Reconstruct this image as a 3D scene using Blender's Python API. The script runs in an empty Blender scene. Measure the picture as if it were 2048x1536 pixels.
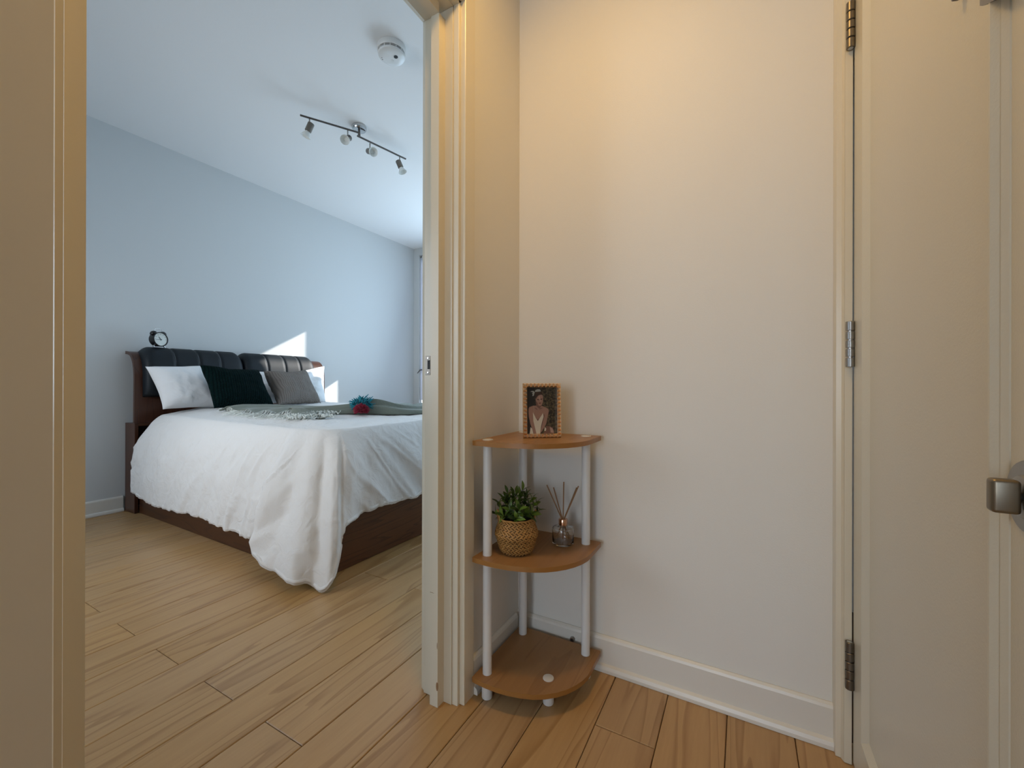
import bpy, bmesh, math, random
from mathutils import Vector, Matrix, noise

# ------------------------------------------------------------------ camera, light, exposure
scene = bpy.context.scene
COL = scene.collection
scene.view_settings.view_transform = 'Standard'
scene.view_settings.look = 'None'
scene.view_settings.exposure = 0.0
scene.view_settings.gamma = 1.0
scene.view_settings.use_curve_mapping = False

cam_d = bpy.data.cameras.new('camera')
cam_d.sensor_width = 36.0
cam_d.sensor_fit = 'HORIZONTAL'
cam_d.lens = 838.41437 * 36.0 / 2048.0
cam_d.clip_start = 0.02
cam_d.clip_end = 200
cam = bpy.data.objects.new('camera', cam_d)
COL.objects.link(cam)
yaw, pitch, roll = 0.505302, 0.00043, 0.0021848
r0 = Vector((math.cos(yaw), math.sin(yaw), 0)); f0 = Vector((-math.sin(yaw), math.cos(yaw), 0)); u0 = Vector((0, 0, 1))
f1 = f0 * math.cos(pitch) + u0 * math.sin(pitch); u1 = u0 * math.cos(pitch) - f0 * math.sin(pitch)
r2 = r0 * math.cos(roll) + u1 * math.sin(roll); u2 = u1 * math.cos(roll) - r0 * math.sin(roll)
cam.matrix_world = Matrix(((r2.x, u2.x, -f1.x, 0), (r2.y, u2.y, -f1.y, 0), (r2.z, u2.z, -f1.z, 0.94), (0, 0, 0, 1)))
scene.camera = cam

world = bpy.data.worlds.new('world')
scene.world = world
world.use_nodes = True
wn = world.node_tree
wn.nodes['Background'].inputs[0].default_value = (0.50, 0.72, 1.0, 1)
wn.nodes['Background'].inputs[1].default_value = 3.0

sun_d = bpy.data.lights.new('sun', 'SUN')
sun_d.energy = 9.0
sun_d.color = (1.0, 0.95, 0.88)
sun_d.angle = math.radians(0.6)
sun = bpy.data.objects.new('sun', sun_d)
COL.objects.link(sun)
sdir = Vector((-0.5, -1.0, -0.57)).normalized()
sun.rotation_euler = sdir.to_track_quat('-Z', 'Y').to_euler()
sun.location = (0, 9, 5)


def area(name, loc, direction, sx, sy, power, color, spread=180):
    d = bpy.data.lights.new(name, 'AREA')
    d.shape = 'RECTANGLE'; d.size = sx; d.size_y = sy
    d.energy = power; d.color = color; d.spread = math.radians(spread)
    o = bpy.data.objects.new(name, d)
    COL.objects.link(o)
    o.location = loc
    o.rotation_euler = Vector(direction).to_track_quat('-Z', 'Z').to_euler()
    return o


# daylight entering by the bedroom window, and by the living room window behind the camera
area('window_daylight', (-2.05, 4.34, 1.62), (0.10, -1, 0.30), 2.2, 1.8, 46, (0.60, 0.82, 1.0))
area('bed_fill_light', (-2.75, -0.66, 1.45), (0.16, 1, -0.12), 1.5, 1.2, 11, (1.0, 0.97, 0.92), 100)  # added fill to brighten the duvet side and near bedroom floor
area('living_room_daylight', (-0.32, -3.85, 1.20), (0.05, 1, 0.0), 0.65, 1.6, 22, (0.96, 0.98, 1.0))
# the warm ceiling lamp of the hall
hl = bpy.data.lights.new('hall_lamp_light', 'AREA')
hl.shape = 'DISK'; hl.size = 0.22; hl.energy = 6.5; hl.color = (1.0, 0.60, 0.18)
hlo = bpy.data.objects.new('hall_lamp_light', hl); COL.objects.link(hlo)
hlo.location = (-0.34, 0.66, 2.425)

random.seed(7)


# ------------------------------------------------------------------ helpers
def link(o, parent=None):
    COL.objects.link(o)
    if parent is not None:
        o.parent = parent
        o.matrix_parent_inverse = parent.matrix_world.inverted() if False else Matrix.Identity(4)
    return o


def mesh(name, verts, faces, mat, parent=None, smooth=False, loc=None, mats=None, fmat=None):
    me = bpy.data.meshes.new(name)
    me.from_pydata([tuple(v) for v in verts], [], faces)
    me.update()
    bm = bmesh.new(); bm.from_mesh(me)
    bmesh.ops.recalc_face_normals(bm, faces=bm.faces)
    bm.to_mesh(me); bm.free()
    if mats:
        for m in mats: me.materials.append(m)
        if fmat:
            for i, p in enumerate(me.polygons): p.material_index = fmat[i]
    elif mat: me.materials.append(mat)
    if smooth:
        for p in me.polygons: p.use_smooth = True
    o = bpy.data.objects.new(name, me)
    if loc is not None: o.location = loc
    return link(o, parent)


def from_bm(name, bm, mat, parent=None, smooth=False, loc=None):
    bmesh.ops.recalc_face_normals(bm, faces=bm.faces)
    me = bpy.data.meshes.new(name)
    bm.to_mesh(me); bm.free()
    if mat: me.materials.append(mat)
    if smooth:
        for p in me.polygons: p.use_smooth = True
    o = bpy.data.objects.new(name, me)
    if loc is not None: o.location = loc
    return link(o, parent)


def shade_auto(o, ang=35):
    me = o.data
    for p in me.polygons: p.use_smooth = True
    me.set_sharp_from_angle(angle=math.radians(ang))
    return o


def empty(name, loc, rot=(0, 0, 0)):
    o = bpy.data.objects.new(name, None)
    o.location = loc; o.rotation_euler = rot
    o.empty_display_size = 0.05
    return link(o)


def tag(o, label, cat, group=None):
    o['label'] = label; o['category'] = cat
    if group: o['group'] = group
    return o


def struct(o):
    o['kind'] = 'structure'
    return o


def bm_box(bm, lo, hi, bevel=0.0, seg=1, mtx=None):
    x0, y0, z0 = lo; x1, y1, z1 = hi
    vs = [bm.verts.new(p) for p in ((x0, y0, z0), (x1, y0, z0), (x1, y1, z0), (x0, y1, z0), (x0, y0, z1), (x1, y0, z1), (x1, y1, z1), (x0, y1, z1))]
    fs = [bm.faces.new([vs[i] for i in q]) for q in ((0, 3, 2, 1), (4, 5, 6, 7), (0, 1, 5, 4), (1, 2, 6, 5), (2, 3, 7, 6), (3, 0, 4, 7))]
    if bevel > 0:
        es = list({e for f in fs for e in f.edges})
        r = bmesh.ops.bevel(bm, geom=es, offset=bevel, segments=seg, profile=0.5, affect='EDGES')
        allv = list({v for f in r['faces'] for v in f.verts} | {v for v in vs if v.is_valid})
    else:
        allv = vs
    if mtx is not None:
        bmesh.ops.transform(bm, matrix=mtx, verts=[v for v in allv if v.is_valid])
    return allv


def box(name, lo, hi, mat, parent=None, bevel=0.0, seg=1, smooth=False, mtx=None):
    bm = bmesh.new()
    bm_box(bm, lo, hi, bevel, seg, mtx)
    o = from_bm(name, bm, mat, parent)
    if smooth: shade_auto(o)
    return o


def prism(name, pts, z0, z1, mat, parent=None, bevel=0.0, seg=1, smooth=False):
    """pts: plan polygon, extruded in z"""
    bm = bmesh.new()
    a = [bm.verts.new((p[0], p[1], z0)) for p in pts]
    b = [bm.verts.new((p[0], p[1], z1)) for p in pts]
    n = len(pts)
    bm.faces.new(a[::-1]); bm.faces.new(b)
    for i in range(n):
        bm.faces.new((a[i], a[(i + 1) % n], b[(i + 1) % n], b[i]))
    if bevel > 0:
        es = [e for e in bm.edges if abs(e.verts[0].co.z - e.verts[1].co.z) < 1e-6]
        bmesh.ops.bevel(bm, geom=es, offset=bevel, segments=seg, profile=0.5, affect='EDGES')
    o = from_bm(name, bm, mat, parent)
    if smooth: shade_auto(o)
    return o


def extrude_profile(name, pts, p0, p1, ax_a, ax_b, mat, parent=None, smooth=False, off0=None, off1=None):
    """profile points (a,b) spanned by ax_a, ax_b, swept from p0 to p1; off0/off1 shift the ends per point for mitres"""
    p0 = Vector(p0); p1 = Vector(p1); A = Vector(ax_a); B = Vector(ax_b)
    n = len(pts); vs = []
    d = (p1 - p0).normalized()
    for j, (P, off) in enumerate(((p0, off0), (p1, off1))):
        for i, (a, b) in enumerate(pts):
            v = P + A * a + B * b
            if off: v = v + d * off(a, b)
            vs.append(v)
    fs = [tuple(range(n))[::-1], tuple(range(n, 2 * n))]
    for i in range(n):
        fs.append((i, (i + 1) % n, n + (i + 1) % n, n + i))
    o = mesh(name, vs, fs, mat, parent)
    if smooth: shade_auto(o, 30)
    return o


def frame_from(d):
    d = Vector(d).normalized()
    up = Vector((0, 0, 1)) if abs(d.z) < 0.95 else Vector((1, 0, 0))
    x = up.cross(d).normalized(); y = d.cross(x)
    return x, y, d


def tube_data(pts, r, n=8, cap=True, base=0):
    pts = [Vector(p) for p in pts]
    m = len(pts); rs = r if isinstance(r, (list, tuple)) else [r] * m
    vs = []; fs = []; px_ = None
    for i in range(m):
        t = (pts[min(i + 1, m - 1)] - pts[max(i - 1, 0)]).normalized()
        if px_ is None: x, y, _ = frame_from(t)
        else:
            x = (px_ - t * px_.dot(t)).normalized(); y = t.cross(x)
        px_ = x
        for k in range(n):
            a = 2 * math.pi * k / n
            vs.append(pts[i] + (x * math.cos(a) + y * math.sin(a)) * rs[i])
    for i in range(m - 1):
        for k in range(n):
            k2 = (k + 1) % n
            fs.append((base + i * n + k, base + i * n + k2, base + (i + 1) * n + k2, base + (i + 1) * n + k))
    if cap:
        fs.append(tuple(base + k for k in range(n))[::-1])
        fs.append(tuple(base + (m - 1) * n + k for k in range(n)))
    return vs, fs


def tube(name, pts, r, mat, parent=None, n=10, smooth=True):
    vs, fs = tube_data(pts, r, n)
    o = mesh(name, vs, fs, mat, parent)
    if smooth: shade_auto(o, 50)
    return o


def lathe_data(prof, n=24, mtx=None, base=0):
    vs = []; fs = []
    rows = []
    for (r, z) in prof:
        if r < 1e-6:
            rows.append([base + len(vs)]); vs.append(Vector((0, 0, z)))
        else:
            row = []
            for k in range(n):
                a = 2 * math.pi * k / n
                row.append(base + len(vs)); vs.append(Vector((r * math.cos(a), r * math.sin(a), z)))
            rows.append(row)
    for i in range(len(rows) - 1):
        A, B = rows[i], rows[i + 1]
        for k in range(n):
            k2 = (k + 1) % n
            if len(A) == 1 and len(B) == 1: continue
            if len(A) == 1: fs.append((A[0], B[k], B[k2]))
            elif len(B) == 1: fs.append((A[k], A[k2], B[0]))
            else: fs.append((A[k], A[k2], B[k2], B[k]))
    if mtx is not None: vs = [mtx @ v for v in vs]
    return vs, fs


def lathe(name, prof, mat, parent=None, n=24, mtx=None, ang=35):
    vs, fs = lathe_data(prof, n, mtx)
    o = mesh(name, vs, fs, mat, parent)
    shade_auto(o, ang)
    return o


def axis_mtx(p, d):
    x, y, z = frame_from(d)
    return Matrix(((x.x, y.x, z.x, p[0]), (x.y, y.y, z.y, p[1]), (x.z, y.z, z.z, p[2]), (0, 0, 0, 1)))


def copy_tree(o, parent=None):
    c = o.copy()
    COL.objects.link(c)
    if parent is not None: c.parent = parent
    for ch in list(o.children): copy_tree(ch, c)
    return c


# ------------------------------------------------------------------ materials
def newmat(name):
    m = bpy.data.materials.new(name); m.use_nodes = True
    nt = m.node_tree
    return m, nt, nt.nodes['Principled BSDF']


def node(nt, t, **kw):
    n = nt.nodes.new(t)
    for k, v in kw.items():
        setattr(n, k, v)
    return n


def plain(name, col, rough=0.5, metal=0.0, bump=0.0, bscale=200.0, spec=0.5, coat=0.0, vary=0.0, vscale=3.0, sheen=0.0):
    m, nt, b = newmat(name)
    b.inputs['Base Color'].default_value = (*col, 1)
    b.inputs['Roughness'].default_value = rough
    b.inputs['Metallic'].default_value = metal
    b.inputs['Specular IOR Level'].default_value = spec
    if coat: b.inputs['Coat Weight'].default_value = coat
    if sheen:
        b.inputs['Sheen Weight'].default_value = sheen
    tc = node(nt, 'ShaderNodeTexCoord')
    if bump > 0:
        nz = node(nt, 'ShaderNodeTexNoise'); nz.inputs['Scale'].default_value = bscale; nz.inputs['Detail'].default_value = 3
        bp = node(nt, 'ShaderNodeBump'); bp.inputs['Strength'].default_value = bump; bp.inputs['Distance'].default_value = 0.001
        nt.links.new(tc.outputs['Object'], nz.inputs['Vector'])
        nt.links.new(nz.outputs['Fac'], bp.inputs['Height'])
        nt.links.new(bp.outputs['Normal'], b.inputs['Normal'])
    if vary > 0:
        n2 = node(nt, 'ShaderNodeTexNoise'); n2.inputs['Scale'].default_value = vscale; n2.inputs['Detail'].default_value = 4
        mx = node(nt, 'ShaderNodeMix', data_type='RGBA')
        mx.inputs[6].default_value = (*[c * (1 - vary) for c in col], 1)
        mx.inputs[7].default_value = (*[min(1, c * (1 + vary)) for c in col], 1)
        nt.links.new(tc.outputs['Object'], n2.inputs['Vector'])
        nt.links.new(n2.outputs['Fac'], mx.inputs[0])
        nt.links.new(mx.outputs[2], b.inputs['Base Color'])
    return m


def wood(name, light, dark, rough=0.4, scale=(1, 1, 1), rings=9.0, rand=0.0, fine=0.35, coat=0.0, contrast=1.0, bump=0.15, spec=0.5, knots=False):
    """grain runs along the axis whose scale is smallest; rand>0 gives every object its own shift and tone"""
    m, nt, b = newmat(name)
    b.inputs['Roughness'].default_value = rough
    b.inputs['Specular IOR Level'].default_value = spec
    if coat:
        b.inputs['Coat Weight'].default_value = coat; b.inputs['Coat Roughness'].default_value = 0.15
    tc = node(nt, 'ShaderNodeTexCoord'); mp = node(nt, 'ShaderNodeMapping')
    mp.inputs['Scale'].default_value = scale
    nt.links.new(tc.outputs['Object'], mp.inputs['Vector'])
    vec = mp.outputs['Vector']
    oi = node(nt, 'ShaderNodeObjectInfo')
    if rand > 0:
        ml = node(nt, 'ShaderNodeVectorMath', operation='SCALE'); ml.inputs[0].default_value = (37.0, 53.0, 11.0)
        nt.links.new(oi.outputs['Random'], ml.inputs['Scale'])
        ad = node(nt, 'ShaderNodeVectorMath', operation='ADD')
        nt.links.new(vec, ad.inputs[0]); nt.links.new(ml.outputs[0], ad.inputs[1]); vec = ad.outputs[0]
    n1 = node(nt, 'ShaderNodeTexNoise'); n1.inputs['Scale'].default_value = 1.0; n1.inputs['Detail'].default_value = 2.0; n1.inputs['Distortion'].default_value = 0.6
    nt.links.new(vec, n1.inputs['Vector'])
    mu = node(nt, 'ShaderNodeMath', operation='MULTIPLY'); mu.inputs[1].default_value = rings
    nt.links.new(n1.outputs['Fac'], mu.inputs[0])
    fr = node(nt, 'ShaderNodeMath', operation='FRACT'); nt.links.new(mu.outputs[0], fr.inputs[0])
    cr = node(nt, 'ShaderNodeValToRGB')
    cr.color_ramp.elements[0].position = 0.0; cr.color_ramp.elements[0].color = (0, 0, 0, 1)
    cr.color_ramp.elements[1].position = 1.0; cr.color_ramp.elements[1].color = (0.55, 0.55, 0.55, 1)
    e = cr.color_ramp.elements.new(0.72); e.color = (0.25, 0.25, 0.25, 1)
    e = cr.color_ramp.elements.new(0.93); e.color = (1, 1, 1, 1)
    nt.links.new(fr.outputs[0], cr.inputs['Fac'])
    m2 = node(nt, 'ShaderNodeMapping'); m2.inputs['Scale'].default_value = (14, 14, 14) if not knots else (9, 3.0, 9)
    nt.links.new(vec, m2.inputs['Vector'])
    n2 = node(nt, 'ShaderNodeTexNoise'); n2.inputs['Scale'].default_value = 1.0; n2.inputs['Detail'].default_value = 7.0; n2.inputs['Roughness'].default_value = 0.62
    nt.links.new(m2.outputs[0], n2.inputs['Vector'])
    mm = node(nt, 'ShaderNodeMix', data_type='FLOAT'); mm.inputs[0].default_value = fine
    nt.links.new(cr.outputs['Color'], mm.inputs[2]); nt.links.new(n2.outputs['Fac'], mm.inputs[3])
    ct = node(nt, 'ShaderNodeMath', operation='MULTIPLY'); ct.inputs[1].default_value = contrast
    nt.links.new(mm.outputs[0], ct.inputs[0])
    mx = node(nt, 'ShaderNodeMix', data_type='RGBA')
    mx.inputs[6].default_value = (*light, 1); mx.inputs[7].default_value = (*dark, 1)
    nt.links.new(ct.outputs[0], mx.inputs[0])
    out = mx.outputs[2]
    if rand > 0:
        hs = node(nt, 'ShaderNodeHueSaturation')
        mr = node(nt, 'ShaderNodeMapRange'); mr.inputs['To Min'].default_value = 1 - rand; mr.inputs['To Max'].default_value = 1 + rand
        nt.links.new(oi.outputs['Random'], mr.inputs['Value'])
        nt.links.new(mr.outputs[0], hs.inputs['Value'])
        ms = node(nt, 'ShaderNodeMath', operation='MULTIPLY'); ms.inputs[1].default_value = 7.31
        fs_ = node(nt, 'ShaderNodeMath', operation='FRACT')
        nt.links.new(oi.outputs['Random'], ms.inputs[0]); nt.links.new(ms.outputs[0], fs_.inputs[0])
        m3 = node(nt, 'ShaderNodeMapRange'); m3.inputs['To Min'].default_value = 0.96; m3.inputs['To Max'].default_value = 1.06
        nt.links.new(fs_.outputs[0], m3.inputs['Value']); nt.links.new(m3.outputs[0], hs.inputs['Saturation'])
        nt.links.new(out, hs.inputs['Color']); out = hs.outputs['Color']
    nt.links.new(out, b.inputs['Base Color'])
    bp = node(nt, 'ShaderNodeBump'); bp.inputs['Strength'].default_value = bump; bp.inputs['Distance'].default_value = 0.0006
    nt.links.new(n2.outputs['Fac'], bp.inputs['Height']); nt.links.new(bp.outputs['Normal'], b.inputs['Normal'])
    return m


M = {}
M['wall'] = plain('hall wall paint', (0.77, 0.74, 0.675), 0.62, bump=0.25, bscale=260, spec=0.35)
M['wall_bed'] = plain('bedroom wall paint', (0.61, 0.625, 0.62), 0.6, bump=0.25, bscale=260, spec=0.35)
M['ceil'] = plain('ceiling paint', (0.86, 0.86, 0.85), 0.8, bump=0.35, bscale=330, spec=0.2)
M['trim'] = plain('cream gloss trim paint', (0.73, 0.665, 0.525), 0.28, bump=0.10, bscale=60, vary=0.03, vscale=8)
M['door'] = plain('cream satin door paint', (0.68, 0.645, 0.535), 0.24, bump=0.2, bscale=300, vary=0.02, vscale=2)
M['base'] = plain('baseboard paint', (0.75, 0.715, 0.64), 0.3, bump=0.1, bscale=60, vary=0.03, vscale=9)
M['plank'] = wood('maple plank', (0.56, 0.350, 0.158), (0.31, 0.160, 0.058), 0.34, (7.5, 0.55, 7.5), rings=9, rand=0.05, fine=0.48, contrast=1.0, bump=0.12, spec=0.45)
M['gap'] = plain('dark plank joint', (0.10, 0.045, 0.018), 0.8)
M['walnut'] = wood('walnut veneer', (0.085, 0.031, 0.011), (0.028, 0.010, 0.005), 0.38, (1.1, 1.1, 14), rings=6, fine=0.4, spec=0.5)
M['walnut_v'] = wood('walnut veneer upright', (0.080, 0.029, 0.014), (0.038, 0.013, 0.007), 0.32, (14, 14, 1.0), rings=6, fine=0.4, spec=0.5)
M['beech'] = wood('beech laminate', (0.37, 0.19, 0.070), (0.22, 0.10, 0.033), 0.38, (13, 1.0, 13), rings=5, fine=0.5, contrast=0.8, spec=0.4)
M['beech_edge'] = plain('beech edge band', (0.33, 0.145, 0.034), 0.35)
M['white_pl'] = plain('white plastic tube', (0.76, 0.745, 0.71), 0.38)
M['cap'] = plain('clear grey cap', (0.62, 0.58, 0.52), 0.25)
M['steel'] = plain('brushed nickel', (0.34, 0.33, 0.31), 0.36, metal=1.0, bump=0.1, bscale=120)
M['knob'] = plain('satin bronze nickel', (0.25, 0.21, 0.155), 0.40, metal=1.0)
M['chrome'] = plain('polished chrome', (0.55, 0.55, 0.55), 0.10, metal=1.0)
M['darkmetal'] = plain('dark satin metal', (0.15, 0.14, 0.135), 0.35, metal=1.0)
M['guard'] = plain('grey zinc', (0.26, 0.26, 0.27), 0.45, metal=0.7)
M['barrel'] = plain('aged nickel', (0.20, 0.18, 0.155), 0.38, metal=1.0)
M['leather'] = plain('blue black leather', (0.006, 0.010, 0.014), 0.52, bump=0.4, bscale=240, spec=0.30)
M['piping'] = plain('leather seam piping', (0.10, 0.11, 0.12), 0.35)
M['black'] = plain('black lacquer', (0.006, 0.006, 0.007), 0.3)
M['white'] = plain('white plastic', (0.78, 0.78, 0.76), 0.35)
M['dark'] = plain('dark void', (0.01, 0.01, 0.01), 0.6)
M['face'] = plain('clock face', (0.62, 0.62, 0.56), 0.4)
M['gold'] = plain('rose gold', (0.92, 0.70, 0.50), 0.22, metal=1.0)
M['sheet'] = plain('white sheet', (0.76, 0.77, 0.79), 0.85, bump=0.3, bscale=300)
M['paper'] = plain('white blind fabric', (0.80, 0.80, 0.82), 0.8)


def fabric(name, col, wr_scale=9.0, wr=0.5, weave=900.0, rough=0.9, sheen=0.2):
    m, nt, b = newmat(name)
    b.inputs['Base Color'].default_value = (*col, 1); b.inputs['Roughness'].default_value = rough
    b.inputs['Specular IOR Level'].default_value = 0.15
    b.inputs['Sheen Weight'].default_value = sheen
    tc = node(nt, 'ShaderNodeTexCoord')
    n1 = node(nt, 'ShaderNodeTexNoise'); n1.inputs['Scale'].default_value = wr_scale; n1.inputs['Detail'].default_value = 5; n1.inputs['Distortion'].default_value = 1.2
    nt.links.new(tc.outputs['Object'], n1.inputs['Vector'])
    b1 = node(nt, 'ShaderNodeBump'); b1.inputs['Strength'].default_value = wr; b1.inputs['Distance'].default_value = 0.012
    nt.links.new(n1.outputs['Fac'], b1.inputs['Height'])
    n2 = node(nt, 'ShaderNodeTexNoise'); n2.inputs['Scale'].default_value = weave; n2.inputs['Detail'].default_value = 1
    nt.links.new(tc.outputs['Object'], n2.inputs['Vector'])
    b2 = node(nt, 'ShaderNodeBump'); b2.inputs['Strength'].default_value = 0.3; b2.inputs['Distance'].default_value = 0.0006
    nt.links.new(n2.outputs['Fac'], b2.inputs['Height']); nt.links.new(b1.outputs['Normal'], b2.inputs['Normal'])
    nt.links.new(b2.outputs['Normal'], b.inputs['Normal'])
    return m


M['linen'] = fabric('white duvet linen', (0.78, 0.77, 0.755), 13, 0.6)
M['pillow'] = fabric('white pillow cotton', (0.78, 0.79, 0.80), 9, 0.6)
M['throw'] = fabric('grey green woven throw', (0.17, 0.19, 0.158), 25, 0.35, weave=500)
M['fringe'] = fabric('pale fringe yarn', (0.72, 0.75, 0.71), 30, 0.2)
M['tealpom'] = fabric('teal yarn', (0.012, 0.20, 0.26), 60, 0.4)
M['redpom'] = fabric('crimson yarn', (0.30, 0.006, 0.035), 120, 0.9)
M['greyuph'] = fabric('taupe grey upholstery', (0.16, 0.14, 0.13), 20, 0.2)


def knit(name, c1, c2, sc=1.0, strength=1.0):
    """cable knit: chevron ribs running over the cushion, in object coordinates (face in the XZ plane)"""
    m, nt, b = newmat(name)
    b.inputs['Roughness'].default_value = 0.95; b.inputs['Specular IOR Level'].default_value = 0.08
    tc = node(nt, 'ShaderNodeTexCoord'); sp = node(nt, 'ShaderNodeSeparateXYZ')
    nt.links.new(tc.outputs['Object'], sp.inputs[0])
    pp = node(nt, 'ShaderNodeMath', operation='PINGPONG'); pp.inputs[1].default_value = 0.019 * sc
    nt.links.new(sp.outputs['X'], pp.inputs[0])
    ad = node(nt, 'ShaderNodeMath', operation='MULTIPLY_ADD'); ad.inputs[1].default_value = 0.7
    nt.links.new(pp.outputs[0], ad.inputs[0]); nt.links.new(sp.outputs['Z'], ad.inputs[2])
    sn = node(nt, 'ShaderNodeMath', operation='MULTIPLY'); sn.inputs[1].default_value = 520 / sc
    nt.links.new(ad.outputs[0], sn.inputs[0])
    si = node(nt, 'ShaderNodeMath', operation='SINE'); nt.links.new(sn.outputs[0], si.inputs[0])
    px = node(nt, 'ShaderNodeMath', operation='MULTIPLY'); px.inputs[1].default_value = math.pi / (0.019 * sc)
    nt.links.new(pp.outputs[0], px.inputs[0])
    sx = node(nt, 'ShaderNodeMath', operation='SINE'); nt.links.new(px.outputs[0], sx.inputs[0])
    su = node(nt, 'ShaderNodeMath', operation='MULTIPLY_ADD'); su.inputs[1].default_value = 0.35
    nt.links.new(si.outputs[0], su.inputs[0]); nt.links.new(sx.outputs[0], su.inputs[2])
    cr = node(nt, 'ShaderNodeMix', data_type='RGBA')
    cr.inputs[6].default_value = (*c2, 1); cr.inputs[7].default_value = (*c1, 1)
    nt.links.new(su.outputs[0], cr.inputs[0]); nt.links.new(cr.outputs[2], b.inputs['Base Color'])
    bp = node(nt, 'ShaderNodeBump'); bp.inputs['Strength'].default_value = strength; bp.inputs['Distance'].default_value = 0.006
    nt.links.new(su.outputs[0], bp.inputs['Height']); nt.links.new(bp.outputs['Normal'], b.inputs['Normal'])
    return m


M['knit_green'] = knit('dark green cable knit', (0.002, 0.013, 0.013), (0.0006, 0.0035, 0.004), 0.8, 0.8)
M['knit_grey'] = knit('grey ribbed plush', (0.27, 0.24, 0.215), (0.17, 0.15, 0.135), 0.8, 0.7)


def glassmat(name, col=(1, 1, 1), rough=0.0, ior=1.45):
    m, nt, b = newmat(name)
    b.inputs['Base Color'].default_value = (*col, 1); b.inputs['Roughness'].default_value = rough
    b.inputs['Transmission Weight'].default_value = 1.0; b.inputs['IOR'].default_value = ior
    return m


M['glass'] = glassmat('clear bottle glass')
M['frost'] = plain('frosted lamp glass', (0.78, 0.80, 0.77), 0.25)
M['basket'] = plain('seagrass strand', (0.42, 0.215, 0.058), 0.65, vary=0.45, vscale=90)
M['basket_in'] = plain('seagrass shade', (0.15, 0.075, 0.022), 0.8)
M['reed'] = plain('brown reed stick', (0.26, 0.135, 0.055), 0.6)
M['stem'] = plain('green stem', (0.05, 0.07, 0.015), 0.6)
M['copper'] = plain('copper collar', (0.70, 0.42, 0.28), 0.18, metal=1.0)
M['soil'] = plain('dark filler', (0.015, 0.012, 0.008), 0.9)
# leaf: tone by object
m_, nt_, b_ = newmat('leaf green'); oi_ = node(nt_, 'ShaderNodeObjectInfo'); mx_ = node(nt_, 'ShaderNodeMix', data_type='RGBA')
mx_.inputs[6].default_value = (0.014, 0.040, 0.007, 1); mx_.inputs[7].default_value = (0.15, 0.23, 0.022, 1)
nt_.links.new(oi_.outputs['Random'], mx_.inputs[0]); nt_.links.new(mx_.outputs[2], b_.inputs['Base Color']); b_.inputs['Roughness'].default_value = 0.4
M['leaf'] = m_
# blind: a little light passes through
m_, nt_, b_ = newmat('translucent blind'); b_.inputs['Base Color'].default_value = (0.75, 0.76, 0.80, 1); b_.inputs['Roughness'].default_value = 0.9
tr_ = node(nt_, 'ShaderNodeBsdfTranslucent'); tr_.inputs[0].default_value = (0.55, 0.58, 0.66, 1); ms_ = node(nt_, 'ShaderNodeMixShader'); ms_.inputs[0].default_value = 0.35
nt_.links.new(b_.outputs[0], ms_.inputs[1]); nt_.links.new(tr_.outputs[0], ms_.inputs[2]); nt_.links.new(ms_.outputs[0], nt_.nodes['Material Output'].inputs[0])
M['blind'] = m_
# lamp that is switched on (hall ceiling, above the picture)
m_, nt_, b_ = newmat('lit lamp glass'); b_.inputs['Emission Color'].default_value = (1.0, 0.7, 0.35, 1); b_.inputs['Emission Strength'].default_value = 4.0
M['lit'] = m_

# ------------------------------------------------------------------ room shell
XW = -0.726      # hall face of the wall with the bedroom doorway
XB = -0.846      # its bedroom face
YH = 1.365       # hall end wall
XH = -4.012      # wall behind the bed
ZC = 2.81        # bedroom ceiling
ZH = 2.44        # hall ceiling
YL, YR = 0.216, 0.960        # doorway between the stops
ZD = 2.018
YWIN = 4.43

# --- floor: one object, every plank a part
floor = struct(box('floor', (-4.15, -4.05, -0.06), (1.35, 4.6, -0.0115), M['gap']))
xs = [0.4445 + 0.1621 * k for k in range(5, -1, -1)]  # right of the first measured joint
edges = sorted([0.1203, -0.0400, -0.1995, -0.3596, -0.5184, -0.6780, -0.8391, -1.0020, -1.1650, -1.3270, -1.4900, -1.6530, -1.8180, -1.9840]
               + [-1.984 - 0.1624 * k for k in range(1, 14)] + [0.1203 + 0.161 * k for k in range(1, 8)])
edges = [e for e in edges if -4.2 < e < 1.4]


def plank(x0, x1, y0, y1):
    g = 0.0010; b = 0.0020
    bm = bmesh.new()
    cx, cy = (x0 + x1) / 2, (y0 + y1) / 2
    hx, hy = (x1 - x0) / 2 - g, (y1 - y0) / 2 - g
    t = [bm.verts.new(p) for p in ((-hx + b, -hy + b, 0), (hx - b, -hy + b, 0), (hx - b, hy - b, 0), (-hx + b, hy - b, 0))]
    m_ = [bm.verts.new(p) for p in ((-hx, -hy, -b * 0.9), (hx, -hy, -b * 0.9), (hx, hy, -b * 0.9), (-hx, hy, -b * 0.9))]
    l = [bm.verts.new(p) for p in ((-hx, -hy, -0.011), (hx, -hy, -0.011), (hx, hy, -0.011), (-hx, hy, -0.011))]
    bm.faces.new(t)
    for a, c in ((t, m_), (m_, l)):
        for i in range(4): bm.faces.new((a[i], a[(i + 1) % 4], c[(i + 1) % 4], c[i]))
    return from_bm('plank', bm, M['plank'], floor, loc=(cx, cy, 0))


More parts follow.
